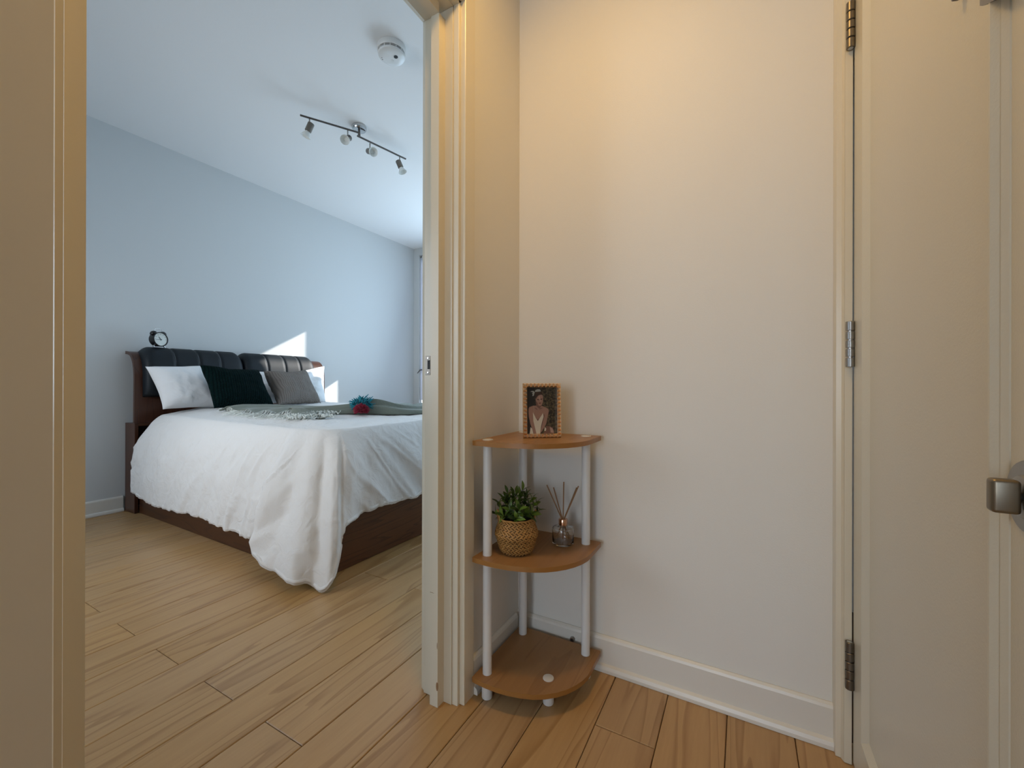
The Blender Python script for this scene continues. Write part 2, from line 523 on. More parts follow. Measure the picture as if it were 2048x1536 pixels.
L = 1.566
for i in range(len(edges) - 1):
    x0, x1 = edges[i], edges[i + 1]
    xc = (x0 + x1) / 2
    if xc < -0.84:
        k = int(round((-1.0835 - xc) / 0.1625))
        off = 0.690 if k % 2 == 0 else 1.472
        ymin, ymax = -0.70, 4.48
    else:
        off = {0: 0.690, 1: 1.472, 2: 0.35, 3: 1.127, 4: 0.35, 5: 1.154}.get(int(round((xc + 0.758) / 0.161)), random.uniform(0, L))
        ymin, ymax = -2.0, 1.40
        if xc < -0.66: ymax = 1.40
    if x0 < -0.84 < x1 or True:
        pass
    y = off - L * 5
    while y < ymax:
        a, c = max(y, ymin), min(y + L, ymax)
        if c - a > 0.02: plank(x0, x1, a, c)
        y += L
# far strip of floor behind the camera, past the counted planks
# --- walls
hall = dict(h=ZH)


def wall_piece(bm, lo, hi): bm_box(bm, lo, hi)


bm = bmesh.new()     # wall between hall and bedroom, with the doorway
for lo, hi in (((XB, -4.0, 0), (XW, YL - 0.045, ZC)), ((XB, YR + 0.045, 0), (XW, YWIN, ZC)), ((XB, YL - 0.045, ZD + 0.045), (XW, YR + 0.045, ZC))):
    bm_box(bm, lo, hi)
w = struct(from_bm('wall_left', bm, M['wall']))
w.data.materials.append(M['wall_bed'])
for p in w.data.polygons:
    if p.normal.x < -0.5: p.material_index = 1
bm = bmesh.new()     # end wall of the hall with the opening of the open door
for lo, hi in (((XW, YH, 0), (0.219, YH + 0.12, ZC)), ((1.08, YH, 0), (1.35, YH + 0.12, ZC)), ((0.219, YH, 2.06), (1.08, YH + 0.12, ZC))):
    bm_box(bm, lo, hi)
struct(from_bm('wall_back', bm, M['wall']))
struct(box('wall_right', (1.25, -4.0, 0), (1.35, YH, ZC), plain('wall darkened against bounce', (0.30, 0.27, 0.23), 0.7)))  # unseen wall, colour darkened to keep bounce off the left casing
bm = bmesh.new()     # living room wall behind the camera with its window opening
for lo, hi in (((XW, -4.1, 0), (-0.75 + 0.05, -4.0, ZH)), ((1.0, -4.1, 0), (1.35, -4.0, ZH)), ((-0.70, -4.1, 0), (1.0, -4.0, 0.35)), ((-0.70, -4.1, 2.15), (1.0, -4.0, ZH))):
    bm_box(bm, lo, hi)
struct(from_bm('wall_front', bm, M['wall']))
struct(box('ceiling', (XW, -4.0, ZH), (1.25, YH, ZH + 0.1), M['ceil']))
# closet-like space behind the open door
bm = bmesh.new()
for lo, hi in (((0.10, 2.2, 0), (1.25, 2.3, ZC)), ((0.04, YH + 0.12, 0), (0.10, 2.3, ZC)), ((1.25, YH + 0.12, 0), (1.31, 2.3, ZC))):
    bm_box(bm, lo, hi)
struct(from_bm('wall_beyond_door', bm, M['wall']))
# bedroom
struct(box('wall_bedroom_left', (XH - 0.1, -0.8, 0), (XH, YWIN + 0.1, ZC), M['wall_bed']))
bm = bmesh.new()
for lo, hi in (((XH, -0.8, 0), (-3.55, -0.7, ZC)), ((-1.95, -0.8, 0), (XB, -0.7, ZC)), ((-3.55, -0.8, 0), (-1.95, -0.7, 0.8)), ((-3.55, -0.8, 2.1), (-1.95, -0.7, ZC))):
    bm_box(bm, lo, hi)
struct(from_bm('wall_bedroom_front', bm, M['wall_bed']))
w2 = struct(empty('added_window', (-2.75, -0.75, 0.8)))  # unseen window added as the opening for the bed fill light
bm = bmesh.new()
for lo, hi in (((-0.80, -0.03, 0), (-0.75, 0.03, 1.3)), ((0.75, -0.03, 0), (0.80, 0.03, 1.3)), ((-0.75, -0.03, 0), (0.75, 0.03, 0.05)), ((-0.75, -0.03, 1.25), (0.75, 0.03, 1.3)), ((-0.02, -0.03, 0.05), (0.02, 0.03, 1.25))):
    bm_box(bm, lo, hi)
from_bm('window_frame', bm, M['white'], w2)
struct(box('ceiling.001', (XH - 0.1, -0.8, ZC), (1.35, YWIN + 0.1, ZC + 0.1), M['ceil']))
# window wall: opening X -3.91..-1.05, z 0.62..2.705
WX0, WX1, WZ0, WZ1 = -3.915, -1.05, 0.62, 2.708
bm = bmesh.new()
for lo, hi in (((XH, YWIN, 0), (WX0, YWIN + 0.14, ZC)), ((WX1, YWIN, 0), (XB, YWIN + 0.14, ZC)), ((WX0, YWIN, 0), (WX1, YWIN + 0.14, WZ0)), ((WX0, YWIN, WZ1), (WX1, YWIN + 0.14, ZC))):
    bm_box(bm, lo, hi)
struct(from_bm('wall_bedroom_back', bm, M['wall_bed']))
win = struct(empty('window_1', (0, 0, 0)))
fr = [WX0, -3.36, -2.62, -1.84, WX1]
bm = bmesh.new()
bm_box(bm, (WX0, YWIN + 0.03, WZ0), (WX0 + 0.020, YWIN + 0.10, WZ1), 0.004)
bm_box(bm, (WX1 - 0.055, YWIN + 0.03, WZ0), (WX1, YWIN + 0.10, WZ1), 0.004)
bm_box(bm, (WX0, YWIN + 0.03, WZ0), (WX1, YWIN + 0.10, WZ0 + 0.055), 0.004)
bm_box(bm, (WX0, YWIN + 0.03, WZ1 - 0.055), (WX1, YWIN + 0.10, WZ1), 0.004)
from_bm('window_frame', bm, M['white'], win)
for xm in (-3.415, -2.60, -1.80):
    box('mullion', (xm - 0.018, YWIN + 0.035, WZ0 + 0.05), (xm + 0.018, YWIN + 0.095, WZ1 - 0.05), M['white'], win, 0.003)
for a, c in ((WX0 + 0.018, -3.43), (-3.40, -2.62), (-2.58, -1.82), (-1.78, WX1 - 0.05)):
    pn = box('pane', (a, YWIN + 0.062, WZ0 + 0.05), (c, YWIN + 0.066, WZ1 - 0.05), None, win)
    g, gt, gb = newmat('window glass')
    t_ = node(gt, 'ShaderNodeBsdfTransparent'); gl = node(gt, 'ShaderNodeBsdfGlossy'); gl.inputs['Roughness'].default_value = 0.02
    mxs = node(gt, 'ShaderNodeMixShader'); mxs.inputs[0].default_value = 0.05
    gt.links.new(t_.outputs[0], mxs.inputs[1]); gt.links.new(gl.outputs[0], mxs.inputs[2]); gt.links.new(mxs.outputs[0], gt.nodes['Material Output'].inputs[0])
    pn.data.materials.append(g)
box('window_sill', (WX0 - 0.02, YWIN - 0.03, WZ0 - 0.03), (WX1 + 0.02, YWIN + 0.03, WZ0), M['white'], win, 0.004)
tube('window_handle', [(-3.885, YWIN + 0.02, 1.135), (-3.878, YWIN - 0.02, 1.130), (-3.905, YWIN - 0.045, 1.085)], [0.010, 0.010, 0.005], M['darkmetal'], win)
# roller blinds: unseen strips whose drops are shaped to cut the sun patches
bl = tag(empty('roller_blind', (-2.5, YWIN + 0.01, WZ1)), 'white fabric roller blinds hanging in the bedroom window beyond the bed, drops shaped for the sun patches', 'blind')


def blind(x0, x1, z0):
    box('blind_fabric', (x0 + 2.5, 0.012, z0 - WZ1), (x1 + 2.5, 0.0135, -0.03), M['blind'], bl)


for x0, x1, z0 in ((-3.913, -3.38, 0.72), (-3.38, -3.18, 1.70), (-3.18, -2.635, 2.43), (-2.635, -1.98, 0.95), (-1.98, -1.70, 1.76), (-1.70, -1.10, 1.35)):
    blind(x0, x1, z0)
tube('blind_roller', [(-3.84 + 2.5, 0.006, -0.025), (-1.10 + 2.5, 0.006, -0.025)], 0.018, M['white'], bl)

# --- doorway trim: jambs, stops and casing, profiles traced in plan
trim = struct(empty('trim_1', (0, 0, 0)))


def mirror_y(p): return [(x, YL + YR - y) for x, y in p][::-1]


# plan profile at the right side (y grows away from the opening)
jamb_p = [(-0.852, 0.9885), (-0.748, 0.9885), (-0.748, 1.006), (-0.852, 1.006)]
stop_p = [(-0.8045, 0.9600), (-0.7755, 0.9600), (-0.7755, 0.9890), (-0.8045, 0.9890)]
cas_p = [(-0.7475, 0.9925), (-0.7300, 0.9925), (-0.7285, 0.9935), (-0.7285, 1.0040), (-0.7150, 1.0040), (-0.7130, 1.0055), (-0.7130, 1.0530), (-0.7150, 1.0550), (-0.7262, 1.0550), (-0.7475, 1.0060)]
casb_p = [(-0.852, 0.9900), (-0.8600, 0.9960), (-0.8710, 1.0010), (-0.8730, 1.0060), (-0.8730, 1.0600), (-0.8465, 1.0600), (-0.8465, 0.9930)]


def chip_mat():
    m, nt, b = newmat('jamb paint with chips')
    b.inputs['Roughness'].default_value = 0.3
    tc = node(nt, 'ShaderNodeTexCoord')
    last = None
    for (c, r) in (((-0.7775, 0.9595, 0.062), (3.2, 3.2, 1.0, 0.013)), ((-0.800, 0.96, 0.33), (1, 1, 14.0, 0.011)), ((-0.7775, 0.96, 0.18), (8, 8, 1.0, 0.01))):
        sb = node(nt, 'ShaderNodeVectorMath', operation='SUBTRACT'); sb.inputs[1].default_value = c
        nt.links.new(tc.outputs['Object'], sb.inputs[0])
        mu = node(nt, 'ShaderNodeVectorMath', operation='MULTIPLY'); mu.inputs[1].default_value = r[:3]
        nt.links.new(sb.outputs[0], mu.inputs[0])
        ln = node(nt, 'ShaderNodeVectorMath', operation='LENGTH'); nt.links.new(mu.outputs[0], ln.inputs[0])
        lt = node(nt, 'ShaderNodeMath', operation='LESS_THAN'); lt.inputs[1].default_value = r[3]
        nt.links.new(ln.outputs['Value'], lt.inputs[0])
        if last is None: last = lt.outputs[0]
        else:
            ad = node(nt, 'ShaderNodeMath', operation='MAXIMUM'); nt.links.new(last, ad.inputs[0]); nt.links.new(lt.outputs[0], ad.inputs[1]); last = ad.outputs[0]
    mx = node(nt, 'ShaderNodeMix', data_type='RGBA'); mx.inputs[6].default_value = (0.73, 0.665, 0.525, 1); mx.inputs[7].default_value = (0.30, 0.17, 0.08, 1)
    nt.links.new(last, mx.inputs[0]); nt.links.new(mx.outputs[2], b.inputs['Base Color'])
    return m


M['chip'] = chip_mat()
for nm, pr, zt, mt in (('jamb', jamb_p, 2.046, M['trim']), ('door_stop', stop_p, 2.018, M['chip']), ('casing', cas_p, 2.112, M['trim']), ('casing', casb_p, 2.11, M['trim'])):
    prism(nm, pr, 0.001, zt, mt, trim)
    prism(nm, mirror_y(pr), 0.001, zt, M['trim'], trim)
# head pieces run along Y; plan "y past the stop" becomes height
for nm, pr, y0, y1 in (('head_jamb', jamb_p, YL - 0.0285, YR + 0.0285), ('head_stop', stop_p, YL, YR), ('head_casing', cas_p, YL - 0.032, YR + 0.032), ('head_casing', casb_p, YL - 0.03, YR + 0.03)):
    # profile (x, y) -> (X, Z)
    pts = [(x, ZD + (y - YR)) for x, y in pr]
    o = extrude_profile(nm, pts, (0, y0, 0), (0, y1, 0), (1, 0, 0), (0, 0, 1), M['trim'], trim,
                        off0=lambda a, b: -(b - ZD - 0.032) if b > ZD + 0.033 else 0.0, off1=lambda a, b: (b - ZD - 0.032) if b > ZD + 0.033 else 0.0)
sp = box('strike_plate', (-0.848, 0.9868, 0.967), (-0.828, 0.9884, 1.025), M['barrel'], trim, 0.0006)
sp['label'] = 'worn brass strike plate'
box('strike_hole', (-0.838, 0.9862, 0.985), (-0.8295, 0.9872, 1.012), M['dark'], sp)
for z in (0.974, 1.018):
    lathe('screw', [(0, 0.0016), (0.003, 0.0012), (0.0036, 0)], M['chrome'], sp, 10, axis_mtx((-0.836, 0.9868, z), (0, -1, 0)))

# --- baseboards with shoe moulding; profile (out from wall, up)
bb_p = [(0, 0), (0.012, 0), (0.012, 0.099), (0.0095, 0.106), (0.004, 0.111), (0, 0.111)]
sh_p = [(0.0122, 0), (0.0245, 0), (0.0245, 0.010), (0.021, 0.019), (0.0122, 0.024)]


def baseboard(name, p0, p1, out):
    o = struct(extrude_profile(name, bb_p, p0, p1, out, (0, 0, 1), M['base']))
    s = extrude_profile('shoe_moulding', sh_p, p0, p1, out, (0, 0, 1), M['base'], o)
    return o


bb_back = baseboard('baseboard_back', (-0.7255, YH - 0.0005, 0.001), (0.2035, YH - 0.0005, 0.001), (0, -1, 0))
baseboard('baseboard_left', (XW + 0.0005, 1.0555, 0.001), (XW + 0.0005, YH - 0.026, 0.001), (1, 0, 0))
baseboard('baseboard_left.001', (XW + 0.0005, -3.9, 0.001), (XW + 0.0005, 0.120, 0.001), (1, 0, 0))
baseboard('baseboard_bedroom_left', (XH + 0.0005, -0.68, 0.001), (XH + 0.0005, 1.318, 0.001), (1, 0, 0))
baseboard('baseboard_bedroom_left.001', (XH + 0.0005, 2.89, 0.001), (XH + 0.0005, YWIN - 0.03, 0.001), (1, 0, 0))
sc = lathe('door_bumper', [(0, 0.004), (0.0035, 0.004), (0.0045, 0.010), (0.0075, 0.010), (0.0085, 0.006), (0.0085, 0)], M['steel'], bb_back, 20, axis_mtx((-0.509, YH - 0.0125, 0.073), (0, -1, 0)))
lathe('bumper_hole', [(0, 0.0052), (0.0034, 0.0052), (0.0036, 0.004)], M['dark'], sc, 14, axis_mtx((-0.509, YH - 0.0125, 0.073), (0, -1, 0)))

# --- hinge-side trim of the hall door
trim2 = struct(empty('trim_2', (0, 0, 0)))
prism('casing', [(0.2035, YH - 0.0005), (0.2035, 1.345), (0.2045, 1.3275), (0.2150, 1.3265), (0.2190, 1.316), (0.2190, YH - 0.0005)], 0.001, 2.105, M['trim'], trim2)
prism('jamb', [(0.2192, 1.3130), (0.2345, 1.3130), (0.2345, YH + 0.118), (0.2192, YH + 0.118)], 0.001, 2.04, M['trim'], trim2, 0.0015)
box('head_casing', (0.2035, 1.3275, 2.05), (1.12, YH - 0.0005, 2.11), M['trim'], trim2)
box('jamb', (1.060, 1.3130, 0.001), (1.08, YH + 0.118, 2.04), M['trim'], trim2)

# ------------------------------------------------------------------ the open panel door
door = struct(empty('door_1', (0.2366, 1.306, 0)))
DX, DY0, DY1, DZ0, DZ1 = 0.2366, 0.492, 1.3085, 0.012, 2.03


def door_leaf():
    rings = []
    X = 0.0
    R0 = (0.6155, 1.2000, 0.132, 1.915)
    for (o, dx) in ((None, 0.0), (0.0, 0.0), (0.0008, -0.0012), (0.0078, -0.0048), (0.0086, -0.0036), (0.0168, -0.0094), (0.0195, -0.0098), (0.0250, -0.0050), (0.0330, 0.0020)):
        ya, yb, za, zb = (DY0, DY1, DZ0, DZ1) if o is None else (R0[0] + o, R0[1] - o, R0[2] + o, R0[3] - o)
        rings.append([(dx, ya, za), (dx, yb, za), (dx, yb, zb), (dx, ya, zb)])
    vs = []; fs = []
    for r in rings: vs += [(p[0], p[1] - 1.306, p[2]) for p in r]
    for k in range(len(rings) - 1):
        for i in range(4):
            fs.append((k * 4 + i, k * 4 + (i + 1) % 4, (k + 1) * 4 + (i + 1) % 4, (k + 1) * 4 + i))
    n = (len(rings) - 1) * 4
    fs.append((n, n + 1, n + 2, n + 3))
    b0 = len(vs)
    T = 0.040
    vs += [(T, p[1] - 1.306, p[2]) for p in rings[0]]
    for i in range(4): fs.append((i, (i + 1) % 4, b0 + (i + 1) % 4, b0 + i))
    fs.append((b0, b0 + 3, b0 + 2, b0 + 1))
    return mesh('door_leaf', vs, fs, M['door'], door)


door_leaf()


def hinge(z0, z1, dark):
    m = M['steel'] if not dark else M['barrel']
    hg = empty('hinge', (0, 0, 0)); hg.parent = door; hg.location = (-0.0085, -0.004, z0)
    h = z1 - z0
    lv = box('hinge_leaf', (0.0088, -0.030, 0.004), (0.0099, 0.002, h - 0.004), m, hg)
    n = 5; g = 0.0012
    hs = [0.22, 0.19, 0.18, 0.19, 0.22]
    z = 0.0
    for k in range(n):
        a = z + g; b = z + h * hs[k] - g
        lathe('hinge_knuckle', [(0, a), (0.0082, a), (0.0092, a + 0.001), (0.0092, b - 0.001), (0.0082, b), (0, b)], m, hg, 18)
        z += h * hs[k]
    lathe('hinge_pin', [(0, 0.001), (0.0055, 0.001), (0.0055, h - 0.001), (0, h - 0.001)], M['chrome'], hg, 12)
    return hg


hinge(0.193, 0.311, True); hinge(0.983, 1.097, False); hinge(1.765, 1.880, True)


def D(x, y, z): return (x, y - 1.306, z)


turn = empty('thumb_turn', D(-0.0, 0.582, 0.834)); turn.parent = door
turn['label'] = 'brushed bronze thumb turn on a round plate'
mt = axis_mtx((0, 0, 0), (-1, 0, 0))
lathe('rose', [(0, 0.0), (0.0345, 0.0), (0.0350, 0.0015), (0.0335, 0.0035), (0.021, 0.0045), (0.0195, 0.0070), (0.0135, 0.0090), (0.0085, 0.0095), (0.0, 0.0095)], M['steel'], turn, 40, mt)
lathe('turn_neck', [(0.0, 0.009), (0.0062, 0.009), (0.0062, 0.0125), (0, 0.0125)], M['steel'], turn, 20, mt)
bm = bmesh.new(); bm_box(bm, (-0.0315, -0.0165, -0.0145), (-0.0115, -0.0025, 0.0175), 0.0034, 3)
shade_auto(from_bm('turn_knob', bm, M['knob'], turn), 40)
gd = empty('door_guard', D(0, 0.60, 1.42)); gd.parent = door
gd['label'] = 'grey metal swing bar door guard'
bm = bmesh.new()
pl = [(0.053, 0.10), (0.053, -0.062), (0.047, -0.067), (0.027, -0.078), (0.000, -0.092), (-0.02, -0.10), (-0.085, -0.10), (-0.085, 0.10)]
a = [bm.verts.new((-0.010, p[0], p[1])) for p in pl]; b = [bm.verts.new((-0.002, p[0], p[1])) for p in pl]
bm.faces.new(a); bm.faces.new(b[::-1])
for i in range(len(pl)): bm.faces.new((a[i], b[i], b[(i + 1) % len(pl)], a[(i + 1) % len(pl)]))
from_bm('guard_plate', bm, M['guard'], gd)
lathe('guard_stud', [(0.004, 0), (0.004, 0.012), (0.0062, 0.015), (0.0066, 0.019), (0.0055, 0.0235), (0, 0.025)], M['darkmetal'], gd, 18, axis_mtx((0.0145, 0.124, 0.006), (-1, 0, 0)))

# hall ceiling lamp (above the picture), the source of the warm light
lamp = tag(empty('ceiling_lamp', (-0.34, 0.66, ZH)), 'round flush ceiling lamp with warm light in the hall', 'lamp')
lathe('lamp_rim', [(0.125, 0), (0.130, -0.006), (0.128, -0.012), (0.118, -0.012), (0.112, -0.002)], M['white'], lamp, 32)
lathe('lamp_glass', [(0, -0.006), (0.112, -0.006), (0.112, -0.003), (0, -0.003)], M['lit'], lamp, 32)

# ------------------------------------------------------------------ bed
bed = tag(empty('platform_bed', (-2.8, 2.1, 0)), 'dark walnut platform bed with sleigh headboard and two black leather cushions', 'bed')
BO = Vector((-2.8, 2.1, 0))


def bp(p): return (p[0] - BO.x, p[1] - BO.y)


prism('side_rail', [bp(p) for p in ((-3.83, 1.352), (-1.792, 1.3085), (-1.792, 1.333), (-3.83, 1.377))], 0.002, 0.325, M['walnut'], bed, 0.002)
prism('side_rail', [bp(p) for p in ((-3.83, 2.843), (-1.777, 2.835), (-1.777, 2.860), (-3.83, 2.868))], 0.002, 0.325, M['walnut'], bed, 0.002)
M['walnut_f'] = wood('walnut veneer foot', (0.135, 0.047, 0.013), (0.040, 0.013, 0.005), 0.36, (1.1, 1.1, 14), rings=6, fine=0.4, spec=0.5)
prism('foot_panel', [bp(p) for p in ((-1.7915, 1.3070), (-1.7660, 1.3070), (-1.7520, 2.862), (-1.7765, 2.862))], 0.002, 0.325, M['walnut_f'], bed, 0.002)
prism('slat_base', [bp(p) for p in ((-3.82, 1.378), (-1.793, 1.335), (-1.78, 2.833), (-3.82, 2.842))], 0.28, 0.31, M['walnut'], bed)
# storage base of the headboard: sides, top, back, shelf, divider
for y0, y1 in ((1.324, 1.346), (2.858, 2.880), (2.09, 2.11)):
    box('base_side', (-3.990 - BO.x, y0 - BO.y, 0.002), (-3.832 - BO.x, y1 - BO.y, 0.650), M['walnut_v'], bed, 0.0015)
box('base_top', (-3.989 - BO.x, 1.3465 - BO.y, 0.630), (-3.832 - BO.x, 2.8575 - BO.y, 0.6495), M['walnut'], bed)
box('base_back', (-3.989 - BO.x, 1.3465 - BO.y, 0.03), (-3.980 - BO.x, 2.8575 - BO.y, 0.6295), M['walnut'], bed)
for y0, y1 in ((1.3465, 2.0895), (2.1105, 2.8575)):
    s = box('base_shelf', (-3.979 - BO.x, y0 - BO.y, 0.425), (-3.836 - BO.x, y1 - BO.y, 0.443), M['walnut'], bed)
box('shelf_edge', (-3.8355 - BO.x, 1.3465 - BO.y, 0.425), (-3.833 - BO.x, 2.0895 - BO.y, 0.443), plain('pale edge band', (0.25, 0.19, 0.13), 0.5), bed)


def sleigh(t):
    """front face of the curved board: t from 0 (bottom) to 1 (tip)"""
    pts = [(-3.832, 0.651), (-3.830, 0.80), (-3.828, 0.95), (-3.832, 1.03), (-3.846, 1.09), (-3.872, 1.135), (-3.905, 1.162), (-3.945, 1.174), (-3.985, 1.178)]
    f = t * (len(pts) - 1); i = min(int(f), len(pts) - 2); f -= i
    P = [Vector((*p, 0)) for p in pts]
    g = lambda k: P[max(0, min(len(P) - 1, k))]
    a, b, c, d = g(i - 1), g(i), g(i + 1), g(i + 2)
    v = 0.5 * ((2 * b) + (c - a) * f + (2 * a - 5 * b + 4 * c - d) * f * f + (3 * b - a - 3 * c + d) * f ** 3)
    return v.x, v.y


NS = 40
prof = [sleigh(i / NS) for i in range(NS + 1)]
back = []
for i in range(NS, -1, -1):
    j0, j1 = max(i - 1, 0), min(i + 1, NS)
    tx, tz = prof[j1][0] - prof[j0][0], prof[j1][1] - prof[j0][1]
    l_ = math.hypot(tx, tz); nx, nz = -tz / l_, tx / l_
    back.append((prof[i][0] + nx * 0.022, prof[i][1] + nz * 0.022))
back = [(max(x, -3.99), z) for x, z in back]
pr2 = [(x - BO.x, z) for x, z in prof + back]
for nm, y0, y1 in (('headboard_panel', 1.322, 2.882),):
    extrude_profile(nm, pr2, (0, y0 - BO.y, 0), (0, y1 - BO.y, 0), (1, 0, 0), (0, 0, 1), M['walnut_v'], bed, smooth=True)


def head_cushion(y0, y1, seams):
    # section: over the front of the board and rolled back at the top
    sec = [(-3.826, 0.84), (-3.795, 0.845), (-3.775, 0.86), (-3.765, 0.90), (-3.762, 0.98), (-3.766, 1.05), (-3.778, 1.11), (-3.802, 1.160), (-3.838, 1.193), (-3.880, 1.206), (-3.925, 1.204), (-3.955, 1.192), (-3.965, 1.18)]
    def sp(t):
        f = t * (len(sec) - 1); i = min(int(f), len(sec) - 2); f -= i
        P = [Vector((*p, 0)) for p in sec]; g = lambda k: P[max(0, min(len(P) - 1, k))]
        a, b, c, d = g(i - 1), g(i), g(i + 1), g(i + 2)
        return 0.5 * ((2 * b) + (c - a) * f + (2 * a - 5 * b + 4 * c - d) * f * f + (3 * b - a - 3 * c + d) * f ** 3)
    NT = 44
    cols = 90
    bnd = [y0] + seams + [y1]
    C = Vector((-3.86, 1.02, 0))
    vs = []; fs = []
    for j in range(cols + 1):
        y = y0 + (y1 - y0) * j / cols
        d = 0
        e = min(y - y0, y1 - y)
        for s in seams:
            d = max(d, math.exp(-((y - s) / 0.009) ** 2))
        puff = 0.006 * math.sin(math.pi * min(1, e / 0.08) / 2)
        endr = 0.030 * (1 - math.sqrt(max(0, 1 - max(0, 1 - e / 0.05) ** 2)))
        for i in range(NT + 1):
            p = sp(i / NT); q = sp(min(1, i / NT + 0.01)); o = sp(max(0, i / NT - 0.01))
            tg = (q - o).normalized(); nrm = Vector((tg.y, -tg.x, 0))
            w = math.sin(math.pi * min(1, max(0, i / NT)))
            off = (-0.009 * d + puff - endr) * min(1, w * 2.0)
            # nrm points outward (front/up)
            if nrm.dot(p - C) < 0: nrm = -nrm
            p = p + nrm * off
            z = p.y
            # rounded upper corners
            if e < 0.055: z -= 0.030 * (1 - e / 0.055) ** 2 * max(0, (p.y - 1.10) / 0.1)
            vs.append((p.x - BO.x, y - BO.y, z))
    n = NT + 1
    for j in range(cols):
        for i in range(NT): fs.append((j * n + i, j * n + i + 1, (j + 1) * n + i + 1, (j + 1) * n + i))
    fs.append(tuple(range(n))); fs.append(tuple(cols * n + i for i in range(n))[::-1])
    cu = mesh('headboard_cushion', vs, fs, M['leather'], bed)
    shade_auto(cu, 60)
    for s in seams:
        pts = []
        for i in range(4, NT - 2):
            p = sp(i / NT)
            nrm = (p - C).normalized()
            pts.append((p.x - BO.x - nrm.x * 0.0045, s - BO.y, p.y - nrm.y * 0.0045))
        tube('seam_piping', pts, 0.0028, M['piping'], cu, 6)
    return cu


head_cushion(1.368, 2.048, [1.553, 1.712, 1.868])
head_cushion(2.058, 2.735, [2.253, 2.418, 2.568])

matt = tag(box('mattress', (-3.735, 1.425, 0.327), (-1.92, 2.72, 0.664), M['sheet'], None, 0.05, 4, True),
           'mattress in a white fitted sheet, a sliver showing under the leftmost pillow', 'mattress')

# ------------------------------------------------------------------ duvet
KEYS = [  # T(x,y), B(x,y,z)
    ((-3.66, 1.425), (-3.770, 1.285, 0.178)),
    ((-3.45, 1.420), (-3.52, 1.272, 0.150)),
    ((-3.15, 1.415), (-3.20, 1.268, 0.142)),
    ((-2.85, 1.410), (-2.86, 1.270, 0.150)),
    ((-2.55, 1.405), (-2.55, 1.265, 0.135)),
    ((-2.32, 1.400), (-2.34, 1.268, 0.122)),
    ((-2.16, 1.397), (-2.21, 1.270, 0.128)),
    ((-2.09, 1.396), (-2.125, 1.240, 0.145)),
    ((-2.04, 1.397), (-2.070, 1.160, 0.120)),
    ((-1.99, 1.400), (-1.93, 1.158, 0.070)),
    ((-1.95, 1.408), (-1.82, 1.170, 0.055)),
    ((-1.915, 1.420), (-1.72, 1.195, 0.040)),
    ((-1.89, 1.437), (-1.645, 1.225, 0.010)),
    ((-1.875, 1.455), (-1.612, 1.262, 0.060)),
    ((-1.863, 1.480), (-1.612, 1.300, 0.170)),
    ((-1.855, 1.520), (-1.655, 1.365, 0.262)),
    ((-1.850, 1.590), (-1.690, 1.470, 0.270)),
    ((-1.846, 1.70), (-1.698, 1.62, 0.285)),
    ((-1.843, 1.90), (-1.696, 1.88, 0.272)),
    ((-1.840, 2.15), (-1.694, 2.15, 0.280)),
    ((-1.840, 2.45), (-1.690, 2.45, 0.275)),
    ((-1.85, 2.66), (-1.67, 2.76, 0.20)),
    ((-1.87, 2.72), (-1.64, 2.92, 0.10)),
    ((-1.93, 2.755), (-1.72, 3.00, 0.10)),
    ((-2.10, 2.765), (-2.10, 2.955, 0.15)),
    ((-2.60, 2.77), (-2.60, 2.950, 0.16)),
    ((-3.66, 2.77), (-3.72, 2.935, 0.17)),
]


def crom(P, t):
    n = len(P) - 1
    f = t * n; i = min(int(f), n - 1); f -= i
    g = lambda k: P[max(0, min(n, k))]
    a, b, c, d = g(i - 1), g(i), g(i + 1), g(i + 2)
    return 0.5 * ((2 * b) + (c - a) * f + (2 * a - 5 * b + 4 * c - d) * f * f + (3 * b - a - 3 * c + d) * f ** 3)


def ss(x): x = max(0, min(1, x)); return x * x * (3 - 2 * x)


def top_z(x, y):
    e = min((y - 1.38) / 0.30, (2.80 - y) / 0.20, (-1.80 - x) / 0.70)
    z = 0.702 + 0.040 * ss(e) + 0.010 * ss((y - 1.8) / 0.8)
    z += 0.012 * ss((-2.6 - x) / 0.8)
    z += 0.006 * (noise.noise(Vector((x * 4, y * 4, 3.1)))) * ss(e * 2)
    return z


DUV_OFF = -1


